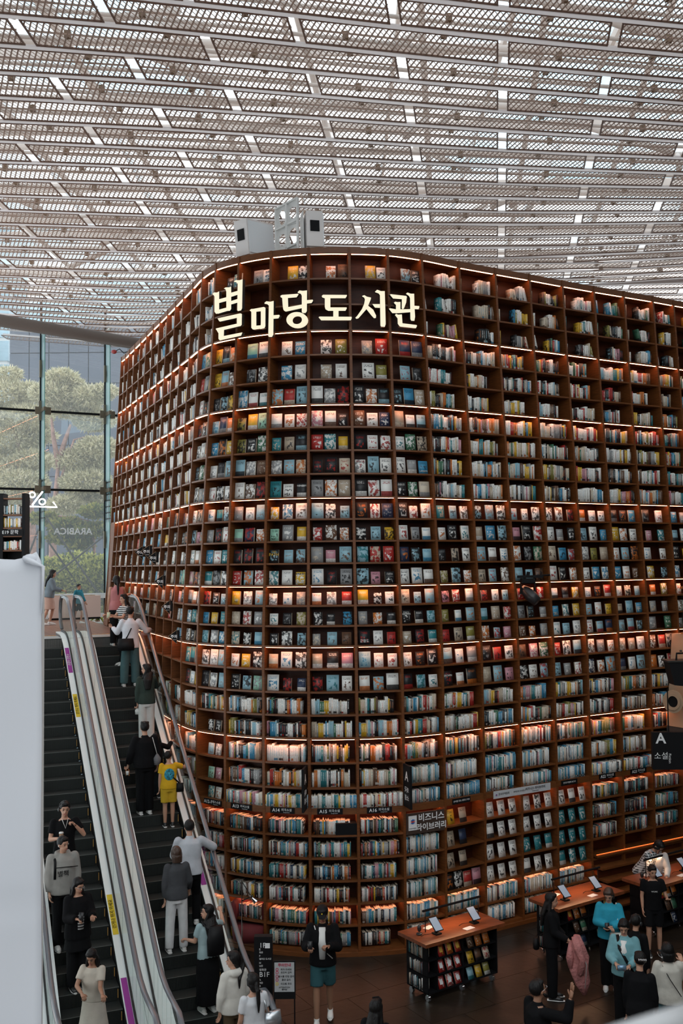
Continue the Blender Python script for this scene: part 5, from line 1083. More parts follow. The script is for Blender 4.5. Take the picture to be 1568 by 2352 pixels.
        for fi,(off,ln) in enumerate(((-.028,.036),(-.0095,.041),(.0095,.038),(.028,.030))):
            p=kn_+lat*off*k; pts=[S(p-d*.008)]; dd=d; a=0
            for sg in range(3):
                a+=cur*(.7 if sg==0 else 1); dd=unit(d*math.cos(a)+curl*math.sin(a)+lat*(off*.8 if hpz=='open' else 0)); p=p+dd*ln*k*(1,.72,.55)[sg]; pts.append(S(p))
            hm.tube(pts,[.0085*k,.0085*k,.0078*k,.006*k],6)
        tb=w0+d*.03*k-lat*.03*k*1; td=unit(d*.7-lat*.75+curl*.3); hm.tube([S(tb),S(tb+td*.03*k),S(tb+td*.03*k+unit(d-lat*.2+curl*.3)*.028*k)],[.012*k,.0095*k,.007*k],6)
    # ---- face
    fm=MB()
    for sx in (-1,1): fm.ell(S(hp(sx*.031,.083,.008)),(.014*k,.006*k,.0065*k),8,5,R=HR)
    for sx in (-1,1): fm.tube([S(hp(sx*.014,.092,.032)),S(hp(sx*.034,.088,.038)),S(hp(sx*.052,.074,.032))],[.0025*k,.004*k,.002*k],5)
    fm.build('eyes',EYEM,root,True); fm=MB(); fm.tube([S(hp(-.022,.084,-.058)),S(hp(0,.094,-.056)),S(hp(.022,.084,-.058))],[(.003*k,.004*k),(.005*k,.008*k),(.003*k,.004*k)],6); fm.build('mouth',LIP,root,True)
    # ---- top
    kind,tc=top[0],top[1]; tm=cloth('%02d%02d%02d'%tuple(int(q*99) for q in tc),tc) if not isinstance(tc,bpy.types.Material) else tc
    ex=.018*k; loose={'tee':.010,'sweater':.022,'hoodie':.032,'jacket':.036,'shirt':.022,'dress':.016,'vest':.018,'coat':.04}[kind]
    m=MB(); z0={'coat':.62,'dress':.9,'jacket':.86,'hoodie':.84}.get(kind,.86)-hem
    sp_t=[up((0,0,max(z0,.80))),up((0,.0,.96)),up((0,.012,1.08)),up((0,.015,1.22)),up((0,0,1.35)),up((0,-.005,1.425))]
    lo=loose+.012; rr2=[(.162*k*b+lo,.112*k*b+lo),(.155*k*b+lo,.108*k*b+lo*1.0),(.138*k*b+lo,.10*k*b+lo),(.155*k*b+lo*.8,.112*k*b+lo*.8),(.158*k*b+lo*.5,.098*k*b+lo*.6),(.072*k,.066*k)]
    if kind=='coat': sp_t=[V(0,0,z0*k),V(0,0,.8*k)]+sp_t; rr2=[(.22*k,.19*k),(.19*k,.15*k)]+rr2
    m.tube([S(p) for p in sp_t],rr2,16,side=side)
    sl={'tee':.5,'vest':0,'dress':.5}.get(kind,1.); 
    for (sh,el,wr,f) in (aL,aR):
        if sl==0: m.ell(S(sh*.9+S(V(0,0,0))*0+up((0,0,1.385))*.1),(.055*k,.05*k,.05*k),8,6); continue
        r0,r1,r2=.056*k*b+loose*.5,.052*k*b+loose*.7,.036*k+loose*.7
        m.ell(S(sh),(r0*.98,)*3,10,6)
        if sl<.6: m.tube([S(sh),S(sh*.35+el*.65)],[r0,r1*1.05],10)
        else: m.tube([S(sh),S(el)],[r0,r1],10); m.ell(S(el),(r1,)*3,8,6); m.tube([S(el),S(el*.07+wr*.93)],[r1,r2],10)
    if kind in('hoodie','jacket') and top[-1]=='hood': m.ell(S(up((0,-.085,1.43))),(.115*k,.065*k,.06*k),10,7); m.tube([S(up((x,y,z))) for x,y,z in ((-.09,.04,1.42),(-.10,-.04,1.46),(0,-.1,1.47),(.1,-.04,1.46),(.09,.04,1.42))],.026*k,8)
    if kind in('shirt','jacket','hoodie','sweater','vest'): m.tube([S(up((0,0,1.42))),S(up((0,0,1.462)))],[.068*k,.058*k],12)
    jobs.append((dict(tee='t_shirt',vest='knit_vest').get(kind,kind),fuse(m,.0165*k),tm))
    # ---- bottom
    bk,bc_=bottom[0],bottom[1]; bm2=cloth('%02d%02d%02d'%tuple(int(q*99) for q in bc_),bc_) if not isinstance(bc_,bpy.types.Material) else bc_
    m=MB(); base=[S(V(0,0,.80*k)),S(V(0,0,.90*k)),S(up((0,0,.985)))]
    if bk in('skirt','dress','long_skirt'):
        ln={'skirt':.50,'dress':.42,'long_skirt':.14}[bk]; wv=.25 if bk=='dress' else .2
        mk=(lg[0][1]+lg[1][1])/2; m.tube([S(V(mk[0],mk[1]*.6,ln*k)),S(V(mk[0]*.5,mk[1]*.3,.72*k)),S(V(0,0,.90*k)),S(up((0,0,1.0)))],[(wv*k,wv*.85*k),(.2*k,.165*k),(.178*k,.135*k),(.145*k,.108*k)],18,side=side)
    else:
        m.tube(base,[(.15*k*b,.12*k*b),(.168*k*b,.125*k*b),(.152*k*b,.112*k*b)],14,side=side); wd=bottom[2] if len(bottom)>2 else 1.
        for (h_,kn,an) in lg:
            m.ell(S(h_),(.098*k*b,.1*k*b,.1*k),10,6)
            if bk=='shorts': m.tube([S(h_),S(h_*.2+kn*.8)],[.098*k*b*wd,.095*k*wd],12)
            else: m.tube([S(h_),S(kn),S(an+V(0,-.0,-.02*k))],[.096*k*b,.072*k*wd,.066*k*wd],12); m.ell(S(kn),(.072*k*wd,)*3,10,6)
    jobs.append((dict(dress='skirt',long_skirt='skirt').get(bk,bk),fuse(m,.0165*k),bm2))
    # ---- hair
    m=MB(); m.ell(S(hp(0,-.022,.036)),(.086*k,.096*k,.098*k),14,9,R=HR); m.ell(S(hp(0,.035,.088)),(.068*k,.05*k,.036*k),10,6,R=HR)
    if hair in('long','bob','pony'):
        for sx in (-1,1): m.tube([S(hp(sx*.066,.01,.06)),S(hp(sx*.074,-.02,-.02)),S(hp(sx*.066,-.045,-.075 if hair!='pony' else -.03))],[.026*k,.026*k,.018*k],8)
        m.ell(S(hp(0,-.055,-.035)),(.076*k,.055*k,.09*k),12,8,R=HR)
    if hair=='long':
        b0_=hp(0,-.07,-.05); b1_=up((0,-.125,1.36)); b2_=up((0,-.15,1.17)); m.tube([S(b0_),S(b1_),S(b2_)],[(.082*k,.05*k),(.10*k,.045*k),(.06*k,.025*k)],12,side=side)
        for sx in (-1,1): m.tube([S(hp(sx*.072,-.01,-.03)),S(up((sx*.095,-.02,1.38))),S(up((sx*.09,.01,1.24)))],[.026*k,.034*k,.014*k],8)
    if hair=='bob': m.tube([S(hp(0,-.06,-.02)),S(hp(0,-.06,-.13))],[(.09*k,.06*k),(.085*k,.05*k)],12,side=side)
    if hair=='pony': m.ell(S(hp(0,-.115,-.0)),(.03*k,)*3,8,6); m.tube([S(hp(0,-.115,0)),S(hp(0,-.15,-.07)),S(up((0,-.15,1.36))),S(up((0,-.15,1.22)))],[.024*k,.034*k,.028*k,.01*k],9)
    if hair=='messy':
        for q in range(12): a=q*.52; m.ell(S(hp(.06*math.cos(a),-.02+.06*math.sin(a),.1+.012*math.sin(q*3))),(.026*k,.026*k,.022*k),6,5)
    if hair!='bald': jobs.append(('hair',fuse(m,.012*k,1),hairm))
    if hair=='cap':
        c=MB(); c.ell(S(hp(0,-.012,.055)),(.09*k,.104*k,.085*k),14,9,R=HR); c.tube([S(hp(0,.07,.05)),S(hp(0,.155,.035))],[(.07*k,.01*k),(.055*k,.006*k)],12,side=HR@V(1,0,0)); jobs.append(('cap',fuse(c,.011*k,1),BLACK))
    # ---- shoes
    for i,(h_,kn,an) in enumerate(lg):
        a=S(an); s2=MB(); g0=a[2]-.085*k; yd=.0
        s2.tube([V(a[0],a[1]-.055*k,g0+.04*k),V(a[0],a[1]+.02*k,g0+.045*k),V(a[0]*1.03,a[1]+.11*k,g0+.036*k),V(a[0]*1.05,a[1]+.175*k,g0+.028*k)],[(.036*k,.038*k),(.042*k,.045*k),(.045*k,.034*k),(.03*k,.022*k)],10,side=V(1,0,0)); s2.tube([V(a[0],a[1],g0+.05*k),V(a[0],a[1],g0+.105*k)],[.042*k,.04*k],9)
        s2.f=[f for f in s2.f]; so=s2.build('shoe',shoes,root,True); s3=MB(); s3.tube([V(a[0],a[1]-.085*k,g0+.013*k),V(a[0],a[1],g0+.013*k),V(a[0]*1.03,a[1]+.11*k,g0+.013*k),V(a[0]*1.05,a[1]+.2*k,g0+.013*k)],[(.036*k,.013*k),(.044*k,.013*k),(.047*k,.013*k),(.022*k,.011*k)],10,side=V(1,0,0)); s3.build('sole',SOLE,so)
    TMP.append((root,jobs,hm))
    bpy.context.view_layer.update()
    root_info=dict(root=root,k=k,handL=handc[0],handR=handc[1],sh=(S(aL[0]),S(aR[0])),up=lambda p:S(up(p)),hp=lambda *a:S(hp(*a)),rot=rz(math.radians(face-90)),loc=np.asarray(loc,float),HR=HR)
    return root_info
def world(pi,p): return pi['loc']+pi['rot']@np.asarray(p,float)
def flush_people():
    dg=bpy.context.evaluated_depsgraph_get(); dg.update()
    for root,jobs,hm in TMP:
        for name,o,mt in jobs:
            me=bpy.data.meshes.new_from_object(o.evaluated_get(dg)); me.name=name
            if name=='body':
                n0=len(me.vertices); vs=[tuple(v.co) for v in me.vertices]+hm.v; fs=[tuple(p.vertices) for p in me.polygons]+[tuple(i+n0 for i in f) for f in hm.f]
                me2=bpy.data.meshes.new('body'); me2.from_pydata(vs,[],fs); bpy.data.meshes.remove(me); me=me2
            me.materials.clear(); me.materials.append(mt); me.polygons.foreach_set('use_smooth',[True]*len(me.polygons)); link(name,me,root)
            t=o.data; bpy.data.objects.remove(o); bpy.data.meshes.remove(t)
    TMP.clear()
# placing: from the head-top pixel, the person's height and the surface they stand on
def on_floor(x,y,H,zf=0.): p=atz(x,y,zf+H); p[2]=zf; return p
PE=V(P0[0],P0[1],Z2); NE=np.cross(P_,-E_*math.cos(math.radians(31))-V(0,0,math.sin(math.radians(31))))
def on_esc(x,y,H,smin,smax):
    q=onp(x,y,PE+V(0,0,H),NE); d=q-PE; t=-np.dot(d,E_); s=min(max(np.dot(d,P_),smin),smax)
    kk=max(1,min(27,int(math.floor(t/RUN+1+.3)))); t=(kk-.55)*RUN; return EP(s,t,Z2-.2*kk)
AW=math.degrees(thE)          # facing up the escalator
DN=AW+180
ST=(((0,.0,-1),(0,0,-1)),((0,.03,-1),(0,-.03,-1)))
UPST=(((0,.0,-1),(0,0,-1)),((.05,.45,-.9),(0,-.12,-1)))
RH=((.35,.75,-.75),(.45,.85,.05))     # right hand forward to the rail
P={}
P['pink']=person('person seen from behind in a pink knit vest, low ponytail, hand on the escalator rail',on_esc(268,1313,1.62,.3,.75),AW+5,1.62,R=((.45,.6,-.7),(.5,.9,.15)),hands=('r','grip'),top=('vest',(.50,.20,.20)),bottom=('trousers',(.012,.012,.014),1.1),hair='pony',legs=ST)
def stripes(n,a,b,sc=22.,plaid=False):
    m=bpy.data.materials.new(n); m.use_nodes=True; t=m.node_tree; bs=t.nodes['Principled BSDF']; bs.inputs['Roughness'].default_value=.85; tc=t.nodes.new('ShaderNodeTexCoord'); sp=t.nodes.new('ShaderNodeSeparateXYZ'); t.links.new(tc.outputs['Object'],sp.inputs[0])
    def st(o,s,off=.55):
        q=t.nodes.new('ShaderNodeMath'); q.operation='MULTIPLY'; q.inputs[1].default_value=s; t.links.new(o,q.inputs[0]); f=t.nodes.new('ShaderNodeMath'); f.operation='FRACT'; t.links.new(q.outputs[0],f.inputs[0]); g=t.nodes.new('ShaderNodeMath'); g.operation='GREATER_THAN'; g.inputs[1].default_value=off; t.links.new(f.outputs[0],g.inputs[0]); return g.outputs[0]
    f=st(sp.outputs[2],sc)
    if plaid: x=t.nodes.new('ShaderNodeMath'); x.operation='ADD'; t.links.new(f,x.inputs[0]); t.links.new(st(sp.outputs[0],sc),x.inputs[1]); y=t.nodes.new('ShaderNodeMath'); y.operation='MULTIPLY'; y.inputs[1].default_value=.5; t.links.new(x.outputs[0],y.inputs[0]); f=y.outputs[0]
    mx=t.nodes.new('ShaderNodeMix'); mx.data_type='RGBA'; mx.inputs[6].default_value=(*a,1); mx.inputs[7].default_value=(*b,1); t.links.new(f,mx.inputs[0]); t.links.new(mx.outputs[2],bs.inputs['Base Color']); return m
STR=stripes('striped_jersey',(.02,.02,.02),(.7,.7,.7),24); PLAID=stripes('plaid_shirt',(.02,.025,.03),(.62,.66,.68),22,True)
BK=(.006,.006,.007)
P['stripe']=person('long-haired person in a black and white striped top holding a pale phone on the escalator',on_esc(286,1353,1.6,.25,.6),DN-75,1.6,head=(5,0),L=((-.1,.5,-.9),(.2,1,.1)),R=((.1,.6,-.8),(-.2,1,.2)),hands=('grip','grip'),top=('tee',STR),bottom=('trousers',BK,1.15),hair='long',legs=ST)
P['white']=person('short-haired person in a loose white shirt with black crossbody bag and teal grey jeans',on_esc(318,1384,1.74,.35,.62),AW-4,1.74,head=(-35,0),male=True,L=((-.35,.35,-.8),(-.3,.8,.35)),R=((.6,.2,-.75),(.5,.8,0)),hands=('r','r'),top=('shirt',(.68,.68,.72)),bottom=('trousers',(.07,.13,.14),1.35),hair='short',legs=(((-.08,.02,-1),(-.05,0,-1)),((.05,.1,-1),(0,-.1,-1))),hem=.04)
P['green']=person('long-haired person in a dark green sweater and white trousers with a small white pouch',on_esc(337,1516,1.62,.3,.66),AW,1.62,head=(70,0),L=((-.15,.0,-1),(0,.1,-1)),R=RH,hands=('grip','grip'),top=('sweater',(.035,.05,.042)),bottom=('trousers',(.62,.60,.58),1.25),hair='long',legs=ST)
P['dark']=person('person all in black with pale patterned sneakers carrying an orange-trimmed cup',on_esc(329,1653,1.7,.3,.45),AW+3,1.7,male=True,L=((-.3,.1,-1),(-.1,.5,-.9)),R=((.25,0,-1),(0,.15,-1)),hands=('grip','r'),top=('jacket',BK),bottom=('trousers',BK,1.2),hair='messy',legs=ST,build=1.08)
P['dark2']=person('person in black hidden behind the boy in yellow, arm stretched to the rail',on_esc(357,1672,1.22,.5,.62),AW-8,1.22,L=((-.15,.1,-1),(0,.2,-1)),R=((.7,.6,-.35),(.5,.8,.5)),hands=('r','grip'),top=('sweater',BK),bottom=('trousers',(.02,.03,.035),1.2),hair='short',legs=ST,shoes=SHB)
YC=(.62,.36,.02)
P['boy']=person('child in a yellow tee and yellow shorts with blue print on the back',on_esc(383,1694,1.38,.55,.68),AW-5,1.38,head=(-40,0),L=((-.15,.0,-1),(-.05,.1,-1)),R=((.75,.35,-.3),(.3,.85,.45)),hands=('r','grip'),top=('tee',YC),bottom=('shorts',(.58,.36,.03),1.05),hair='short',legs=ST,build=1.1,shoes=SHB)
P['grey']=person('short-haired person in a pale grey sweatshirt leaning forearms on the rail',on_esc(434,1868,1.76,.5,.68),AW-12,1.76,male=True,lean=10,L=((-.25,.3,-.9),(.4,.8,-.2)),R=((.75,.35,-.55),(-.1,.95,-.05)),top=('sweater',(.47,.49,.53)),bottom=('trousers',BK),hair='short',legs=UPST,build=1.1)
P['jeans']=person('dark-haired person in a charcoal knit and white jeans with pale sneakers',on_esc(405,1929,1.66,.3,.45),AW,1.66,L=((-.15,.0,-1),(.0,.1,-1)),R=((.25,.1,-1),(.1,.6,-.7)),top=('sweater',(.06,.062,.068)),bottom=('trousers',(.66,.65,.66),1.1),hair='bob',hairm=HAIRB,legs=(((-.06,.02,-1),(-.04,0,-1)),((.06,.02,-1),(.02,0,-1))))
P['blue']=person('long-haired person in a pale blue tee and long black skirt, hand on the rail',on_esc(478,2067,1.6,.45,.7),AW+10,1.6,head=(75,-5),L=((-.15,.3,-.9),(-.2,.9,-.1)),R=((.65,.55,-.3),(.2,.8,.6)),hands=('grip','grip'),top=('tee',(.30,.40,.42)),bottom=('long_skirt',BK),hair='long',legs=ST)
P['hood']=person('ponytailed person in a white hooded windbreaker at the foot of the escalator',on_floor(537,2188,1.62),AW+15,1.62,head=(55,0),L=((-.2,.05,-1),(0,.2,-.95)),R=((.2,.1,-1),(0,.3,-.9)),top=('jacket',(.62,.60,.55),'hood'),bottom=('trousers',(.10,.07,.04)),hair='pony')
P['pony']=person('person with a long straight ponytail and white tee, silver bag strap on shoulder',on_floor(582,2238,1.62),AW+10,1.62,L=((-.15,.1,-1),(0,.4,-.9)),R=((.25,.1,-1),(.0,.7,-.6)),top=('tee',(.66,.67,.70)),bottom=('trousers',(.06,.09,.14)),hair='pony')
P['denim']=person('long-haired person in a denim jacket and short beige skirt on the upper landing',atz(112,1436,Z2),20,1.6,L=((-.1,.3,-.95),(0,.9,-.2)),R=((.1,.3,-.95),(0,.95,-.2)),lean=8,top=('jacket',(.16,.20,.23)),bottom=('skirt',(.50,.33,.27)),hair='long',legs=(((-.02,.3,-1),(0,-.25,-1)),((.02,-.15,-1),(0,-.35,-.9))))
P['child']=person('small child in a teal shirt walking behind the glass of the escalator',atz(180,1432,Z2),-25,1.15,L=((-.1,.3,-.95),(0,.5,-.7)),R=((.1,-.2,-1),(0,.2,-.95)),top=('shirt',(.03,.18,.24)),bottom=('shorts',BK),hair='short',legs=(((-.02,.25,-1),(0,-.1,-1)),((.02,-.2,-1),(0,-.35,-.9))),build=1.1)
P['coffee']=person('person in black wearing headphones, holding a coffee cup on the down escalator',on_esc(147,1827,1.74,-1.35,-1.0),DN,1.74,male=True,head=(0,8),L=((-.45,.35,-.8),(.75,.35,.9)),R=((.2,.2,-.95),(-.45,.9,.25)),hands=('grip','grip'),top=('tee',BK),bottom=('trousers',(.03,.14,.16)),hair='short')
P['hoodie']=person('person in a grey printed hoodie with earbuds and backpack strap',on_esc(124,1896,1.74,-1.45,-1.2),DN+5,1.74,male=True,head=(25,5),top=('hoodie',(.30,.29,.27),'hood'),bottom=('trousers',BK),hair='short',build=1.08)
P['glasses']=person('long-haired person in glasses and long black coat looking at a phone',on_esc(159,1980,1.66,-1.3,-1.0),DN+10,1.66,head=(20,18),L=((-.15,.35,-.9),(.25,.9,.15)),R=((.15,.35,-.9),(-.35,.9,.15)),hands=('grip','grip'),top=('coat',BK),bottom=('trousers',BK,1.3),hair='long',shoes=SHB)
P['cream']=person('person in a cream short-sleeved dress with black trimmed cuffs reaching for the rail',on_esc(206,2234,1.55,-1.2,-.9),DN-30,1.55,head=(0,20),lean=6,L=((-.1,.5,-.8),(-.5,.85,-.1)),R=((.15,.6,-.75),(-.7,.75,-.2)),hands=('grip','grip'),skin=SKIN2,top=('dress',(.52,.47,.40)),bottom=('dress',(.5,.45,.39)),hair='long')
P['cap']=person('person in a black cap, open dark jacket and teal shorts walking with a phone',on_floor(740,2080,1.76),-92,1.76,male=True,head=(0,22),L=((-.2,.35,-.85),(.55,.75,.3)),R=((.25,.35,-.85),(-.25,.9,.25)),hands=('grip','grip'),top=('jacket',BK),bottom=('shorts',(.035,.10,.115),1.05),hair='cap',skin=SKIN2,legs=(((-.02,-.22,-1),(0,-.3,-.95)),((.02,.2,-1),(0,.05,-1))))
P['low']=person('dark-haired person with sunglasses on head, cut off by the bottom edge',on_floor(862,2298,1.62),60,1.62,top=('sweater',BK),bottom=('trousers',BK),hair='long')
P['jacket']=person('long-haired person in black carrying a pink quilted jacket and small black handbag',on_floor(1263,2052,1.66),-12,1.66,head=(-5,3),L=((-.1,.2,-1),(.2,.7,-.6)),R=((.15,.25,-.95),(.1,.9,-.4)),hands=('grip','grip'),top=('sweater',BK),bottom=('trousers',BK,1.25),hair='long',shoes=SHB,legs=ST)
P['beard']=person('bearded person with silver glasses in a black long-sleeved top, open hand raised',on_floor(1232,2252,1.78),20,1.78,male=True,head=(5,-14),L=((-.2,.1,-1),(0,.5,-.9)),R=((.35,.95,-.25),(-.02,.25,1)),hands=('r','open'),skin=SKIN2,top=('sweater',BK),bottom=('trousers',BK),hair='short',build=1.05)
P['turq']=person('person in a turquoise sweater with arms folded and a white shoulder bag',on_floor(1397,2040,1.62),-105,1.62,head=(-10,28),L=((-.2,.35,-.85),(.75,.6,-.1)),R=((.2,.35,-.85),(-.75,.65,0)),hands=('r','r'),top=('sweater',(.03,.30,.42)),bottom=('trousers',BK,1.2),hair='bob',hairm=HAIRB,legs=ST,build=1.08)
P['teal']=person('person in an open pale teal shirt over white, black strap across, holding a camera',on_floor(1432,2112,1.63),-112,1.63,head=(5,25),L=((-.2,.3,-.9),(.45,.75,-.15)),R=((.2,.3,-.9),(-.45,.8,-.1)),hands=('grip','grip'),top=('shirt',(.17,.36,.40)),bottom=('trousers',BK,1.3),hair='bob',build=1.1)
P['behind']=person('dark-clothed person with headphones turned away beyond the teal shirt',on_floor(1458,2103,1.58),40,1.58,head=(10,5),top=('sweater',BK),bottom=('trousers',BK),hair='short')
P['clip']=person('person in black with silver hair clip, back turned, near the corner railing',on_floor(1466,2192,1.66),65,1.66,head=(25,5),lean=6,top=('sweater',BK),bottom=('trousers',BK),hair='short')
P['cream2']=person('long-haired person in a cream jacket with thin strap seen from behind at the far corner',on_floor(1533,2168,1.62),85,1.62,L=((-.2,.1,-1),(0,.4,-.9)),R=((.35,.3,-.6),(-.1,.7,.8)),hands=('r','r'),top=('jacket',(.56,.53,.47)),bottom=('trousers',(.05,.12,.14)),hair='bob')
P['plaid']=person('person in a black and white plaid shirt leaning over the desk top',on_floor(1470,1928,1.55),-50,1.74,male=True,lean=34,head=(0,20),L=((-.1,.35,-.9),(.1,.3,-.95)),R=((.15,.3,-.9),(0,.5,-.85)),top=('shirt',PLAID),bottom=('trousers',BK),hair='short')
P['vneck']=person('person in a white blouse looking down at a tablet on the desk',on_floor(1505,1934,1.5),-100,1.62,lean=22,head=(0,30),L=((-.15,.3,-.9),(.2,.8,-.4)),R=((.15,.3,-.9),(-.2,.8,-.4)),hands=('grip','grip'),top=('sweater',(.60,.57,.54)),bottom=('trousers',BK),hair='bob')
P['teen']=person('youth in a black tee with small white chest print and white socks by the desk',on_floor(1497,1988,1.56),-95,1.56,male=True,head=(10,12),L=((-.25,.1,-.95),(.1,.85,.1)),R=((.15,.05,-1),(0,.2,-1)),top=('tee',BK),bottom=('shorts',BK,1.1),hair='short',shoes=SHB,legs=(((-.05,.0,-1),(0,-.05,-1)),((.05,.15,-1),(0,-.1,-1))))
# ---- things the people carry or wear
def held(name,label,cat,build_fn,pi,p,mats,parts=()):
    w=world(pi,p); m=MB(); build_fn(m); o=m.build(name,mats,None,True,loc=w); tag(o,label,cat)
    for nm,fn,mt in parts: m=MB(); fn(m); m.build(nm,mt,o,True)
    return o
def bag(pi,side,p,size,label,mt,strapm=None,name='shoulder_bag',cross=False):
    """bag body at local point p, strap up over a shoulder"""
    k=pi['k']; Rr=pi['rot']; w=world(pi,p); m=MB(); a,b,c=size
    m.tube([V(0,0,-c/2),V(0,0,-c*.1),V(0,0,c/2)],[(a/2,b/2),(a/2*1.05,b/2*1.1),(a/2*.9,b/2*.8)],14,side=Rr@V(1,0,0)); o=m.build(name,mt,None,True,loc=w); tag(o,label,'bag')
    sh=pi['up']((side*.12 if not cross else -side*.12,.0,1.455)); fr=pi['up']((side*.02 if cross else side*.14,.13,1.2)); bk=pi['up']((side*.02 if cross else side*.14,-.145,1.2))
    pts=[world(pi,q)-w for q in (fr,sh,bk)]; m=MB(); m.tube([V(0,0,c*.4)+(pts[0]*.0),pts[0],pts[1],pts[2],V(0,0,c*.4)],[(.012,.004)]*5,6); m.build('strap',strapm or mt,o,True); return o
BAGB=mat('bag_black',BK,.5,spec=.2); BAGW=mat('bag_white',(.6,.58,.52),.6); BAGS=mat('bag_silver',(.6,.62,.65),.25,metal=.8)
q=P['white']; bag(q,-1,(-.12*q['k'],-.2,.93),(.36,.13,.26),'black crossbody bag with small white tag on the back of the white shirt',BAGB,cross=True)
q=P['boy']; bag(q,1,(.2,-.06,.72),(.14,.06,.16),'small black crossbody bag at the hip of the child in yellow',BAGB,cross=True)
q=P['pony']; bag(q,1,(.27,-.02,.98),(.26,.1,.22),'silver shoulder bag hanging beside the long ponytail',BAGS)
q=P['turq']; bag(q,-1,(-.19,.2,.84),(.40,.14,.27),'white slouchy shoulder bag in front of the turquoise sweater',BAGW)
q=P['jacket']; bag(q,-1,(-.02,-.24,.86),(.2,.1,.17),'small black handbag with gold clasp at the elbow of the person in black',BAGB)
q=P['clip']; m=MB(); 
for a in range(7): m.tube([q['hp'](-.05+.017*a,-.1,.05),q['hp'](-.05+.017*a,-.135,.03),q['hp'](-.05+.017*a,-.12,-.0)],.004,5)
o=m.build('hair_clip',CHROME,q['root'],True)
q=P['low']; m=MB(); m.tube([q['hp'](-.07,.02,.115),q['hp'](0,.07,.125),q['hp'](.07,.02,.115)],.009,6); m.build('sunglasses',BLACK,q['root'],True)
for kk in ('glasses','beard'):
    q=P[kk]; m=MB()
    for sx in (-1,1):
        m.tube([q['hp'](sx*.032+.02*math.cos(a),.096,.008+.015*math.sin(a)) for a in np.linspace(0,6.28,11)],.002,4,cap=False); m.tube([q['hp'](sx*.052,.093,.01),q['hp'](sx*.08,.0,.005)],.002,4)
    m.build('glasses',CHROME,q['root'],True)
q=P['beard']; m=MB(); m.tube([q['hp'](-.06,.02,-.04),q['hp'](-.05,.055,-.085),q['hp'](0,.082,-.098),q['hp'](.05,.055,-.085),q['hp'](.06,.02,-.04)],[.014,.022,.024,.022,.014],8); m.tube([q['hp'](-.025,.088,-.045),q['hp'](0,.1,-.04),q['hp'](.025,.088,-.045)],.006,6); m.build('beard',HAIR,q['root'],True)
for kk in ('coffee','behind'):
    q=P[kk]; m=MB(); m.tube([q['hp'](-.088,-.01,.0),q['hp'](-.075,-.01,.09),q['hp'](0,-.01,.135),q['hp'](.075,-.01,.09),q['hp'](.088,-.01,.0)],.008,6)
    for sx in (-1,1): m.ell(q['hp'](sx*.09,-.01,-.01),(.02,.032,.036),8,6)
    m.build('headphones',BLK2,q['root'],True)
q=P['coffee']; held('coffee_cup','takeaway coffee cup with white lid in the hand of the headphone wearer','cup',lambda m:m.tube([V(0,0,-.05),V(0,0,.055)],[.027,.036],12),q,q['handR']+V(0,.03,.03),mat('cup_kraft',(.30,.17,.09),.7),[('lid',lambda m:m.tube([V(0,0,.055),V(0,0,.075)],[.039,.034],12),SHW)])
def phone(pi,hand,label,mt=BLK2,scr=None):
    def f(m): m.box(V(-.036,-.005,-.05),V(.072,0,0),V(0,.009,0),V(0,.04,.13))
    return held('phone',label,'phone',f,pi,pi[hand]+V(0,.03,.02),mt)
phone(P['stripe'],'handL','pale green phone held by the person in the striped top',mat('phone_pale',(.5,.52,.35),.4)); phone(P['glasses'],'handR','dark phone held by the person in the long black coat'); phone(P['cap'],'handR','dark phone held low by the person in the cap'); phone(P['turq'],'handL','dark phone tucked in the folded arms of the turquoise sweater')
q=P['teal']; held('camera','small blue and silver camera held in both hands over the teal shirt','camera',lambda m:(m.box(V(-.06,-.02,-.035),V(.12,0,0),V(0,.04,0),V(0,0,.07)),m.tube([V(0,.02,0),V(0,.06,0)],.026,10)),q,(q['handL']+q['handR'])/2+V(0,.02,0),mat('camera_blue',(.2,.35,.5),.3,metal=.5))
m=MB(); m.tube([q['up']((.1,.02,1.46)),q['up']((.06,.15,1.3)),q['up']((-.06,.17,1.1)),q['up']((-.14,.14,.95))],[(.022,.005)]*4,6,side=V(1,0,0)); m.build('strap',BAGB,q['root'],True)
m=MB(); m.tube([q['up']((0,.125,1.12)),q['up']((0,.135,1.25)),q['up']((0,.085,1.4))],[(.045,.03),(.06,.03),(.045,.03)],10,side=V(1,0,0)); m.build('undershirt',SHW,q['root'],True)
q=P['cap']; m=MB(); m.tube([q['up']((0,.135,.98)),q['up']((0,.145,1.2)),q['up']((0,.09,1.42))],[(.05,.03),(.065,.03),(.05,.03)],10,side=V(1,0,0)); m.build('undershirt',SHW,q['root'],True)
m=MB(); m.ell(q['hp'](0,.085,.075),(.012,.006,.01),8,5); m.build('cap_badge',YST,q['root'],True)
m=MB(); m.tube([q['up']((.12,.05,1.43)),q['up']((.02,.16,1.15)),q['up']((-.15,.12,.98))],.008,5); m.build('strap',SHW,q['root'],True)
q=P['cream']; m=MB()
q=P['glasses']; m=MB(); m.tube([q['up']((0,.145,.95)),q['up']((0,.15,1.15)),q['up']((0,.09,1.36))],[(.05,.03),(.055,.03),(.04,.03)],10,side=V(1,0,0)); m.build('striped_undershirt',STR,q['root'],True)
q=P['coffee']; m=MB(); m.tube([q['up']((-.05,.07,1.44)),q['up']((0,.135,1.3)),q['up']((.05,.07,1.44))],.006,5); m.build('cord',SHW,q['root'],True)
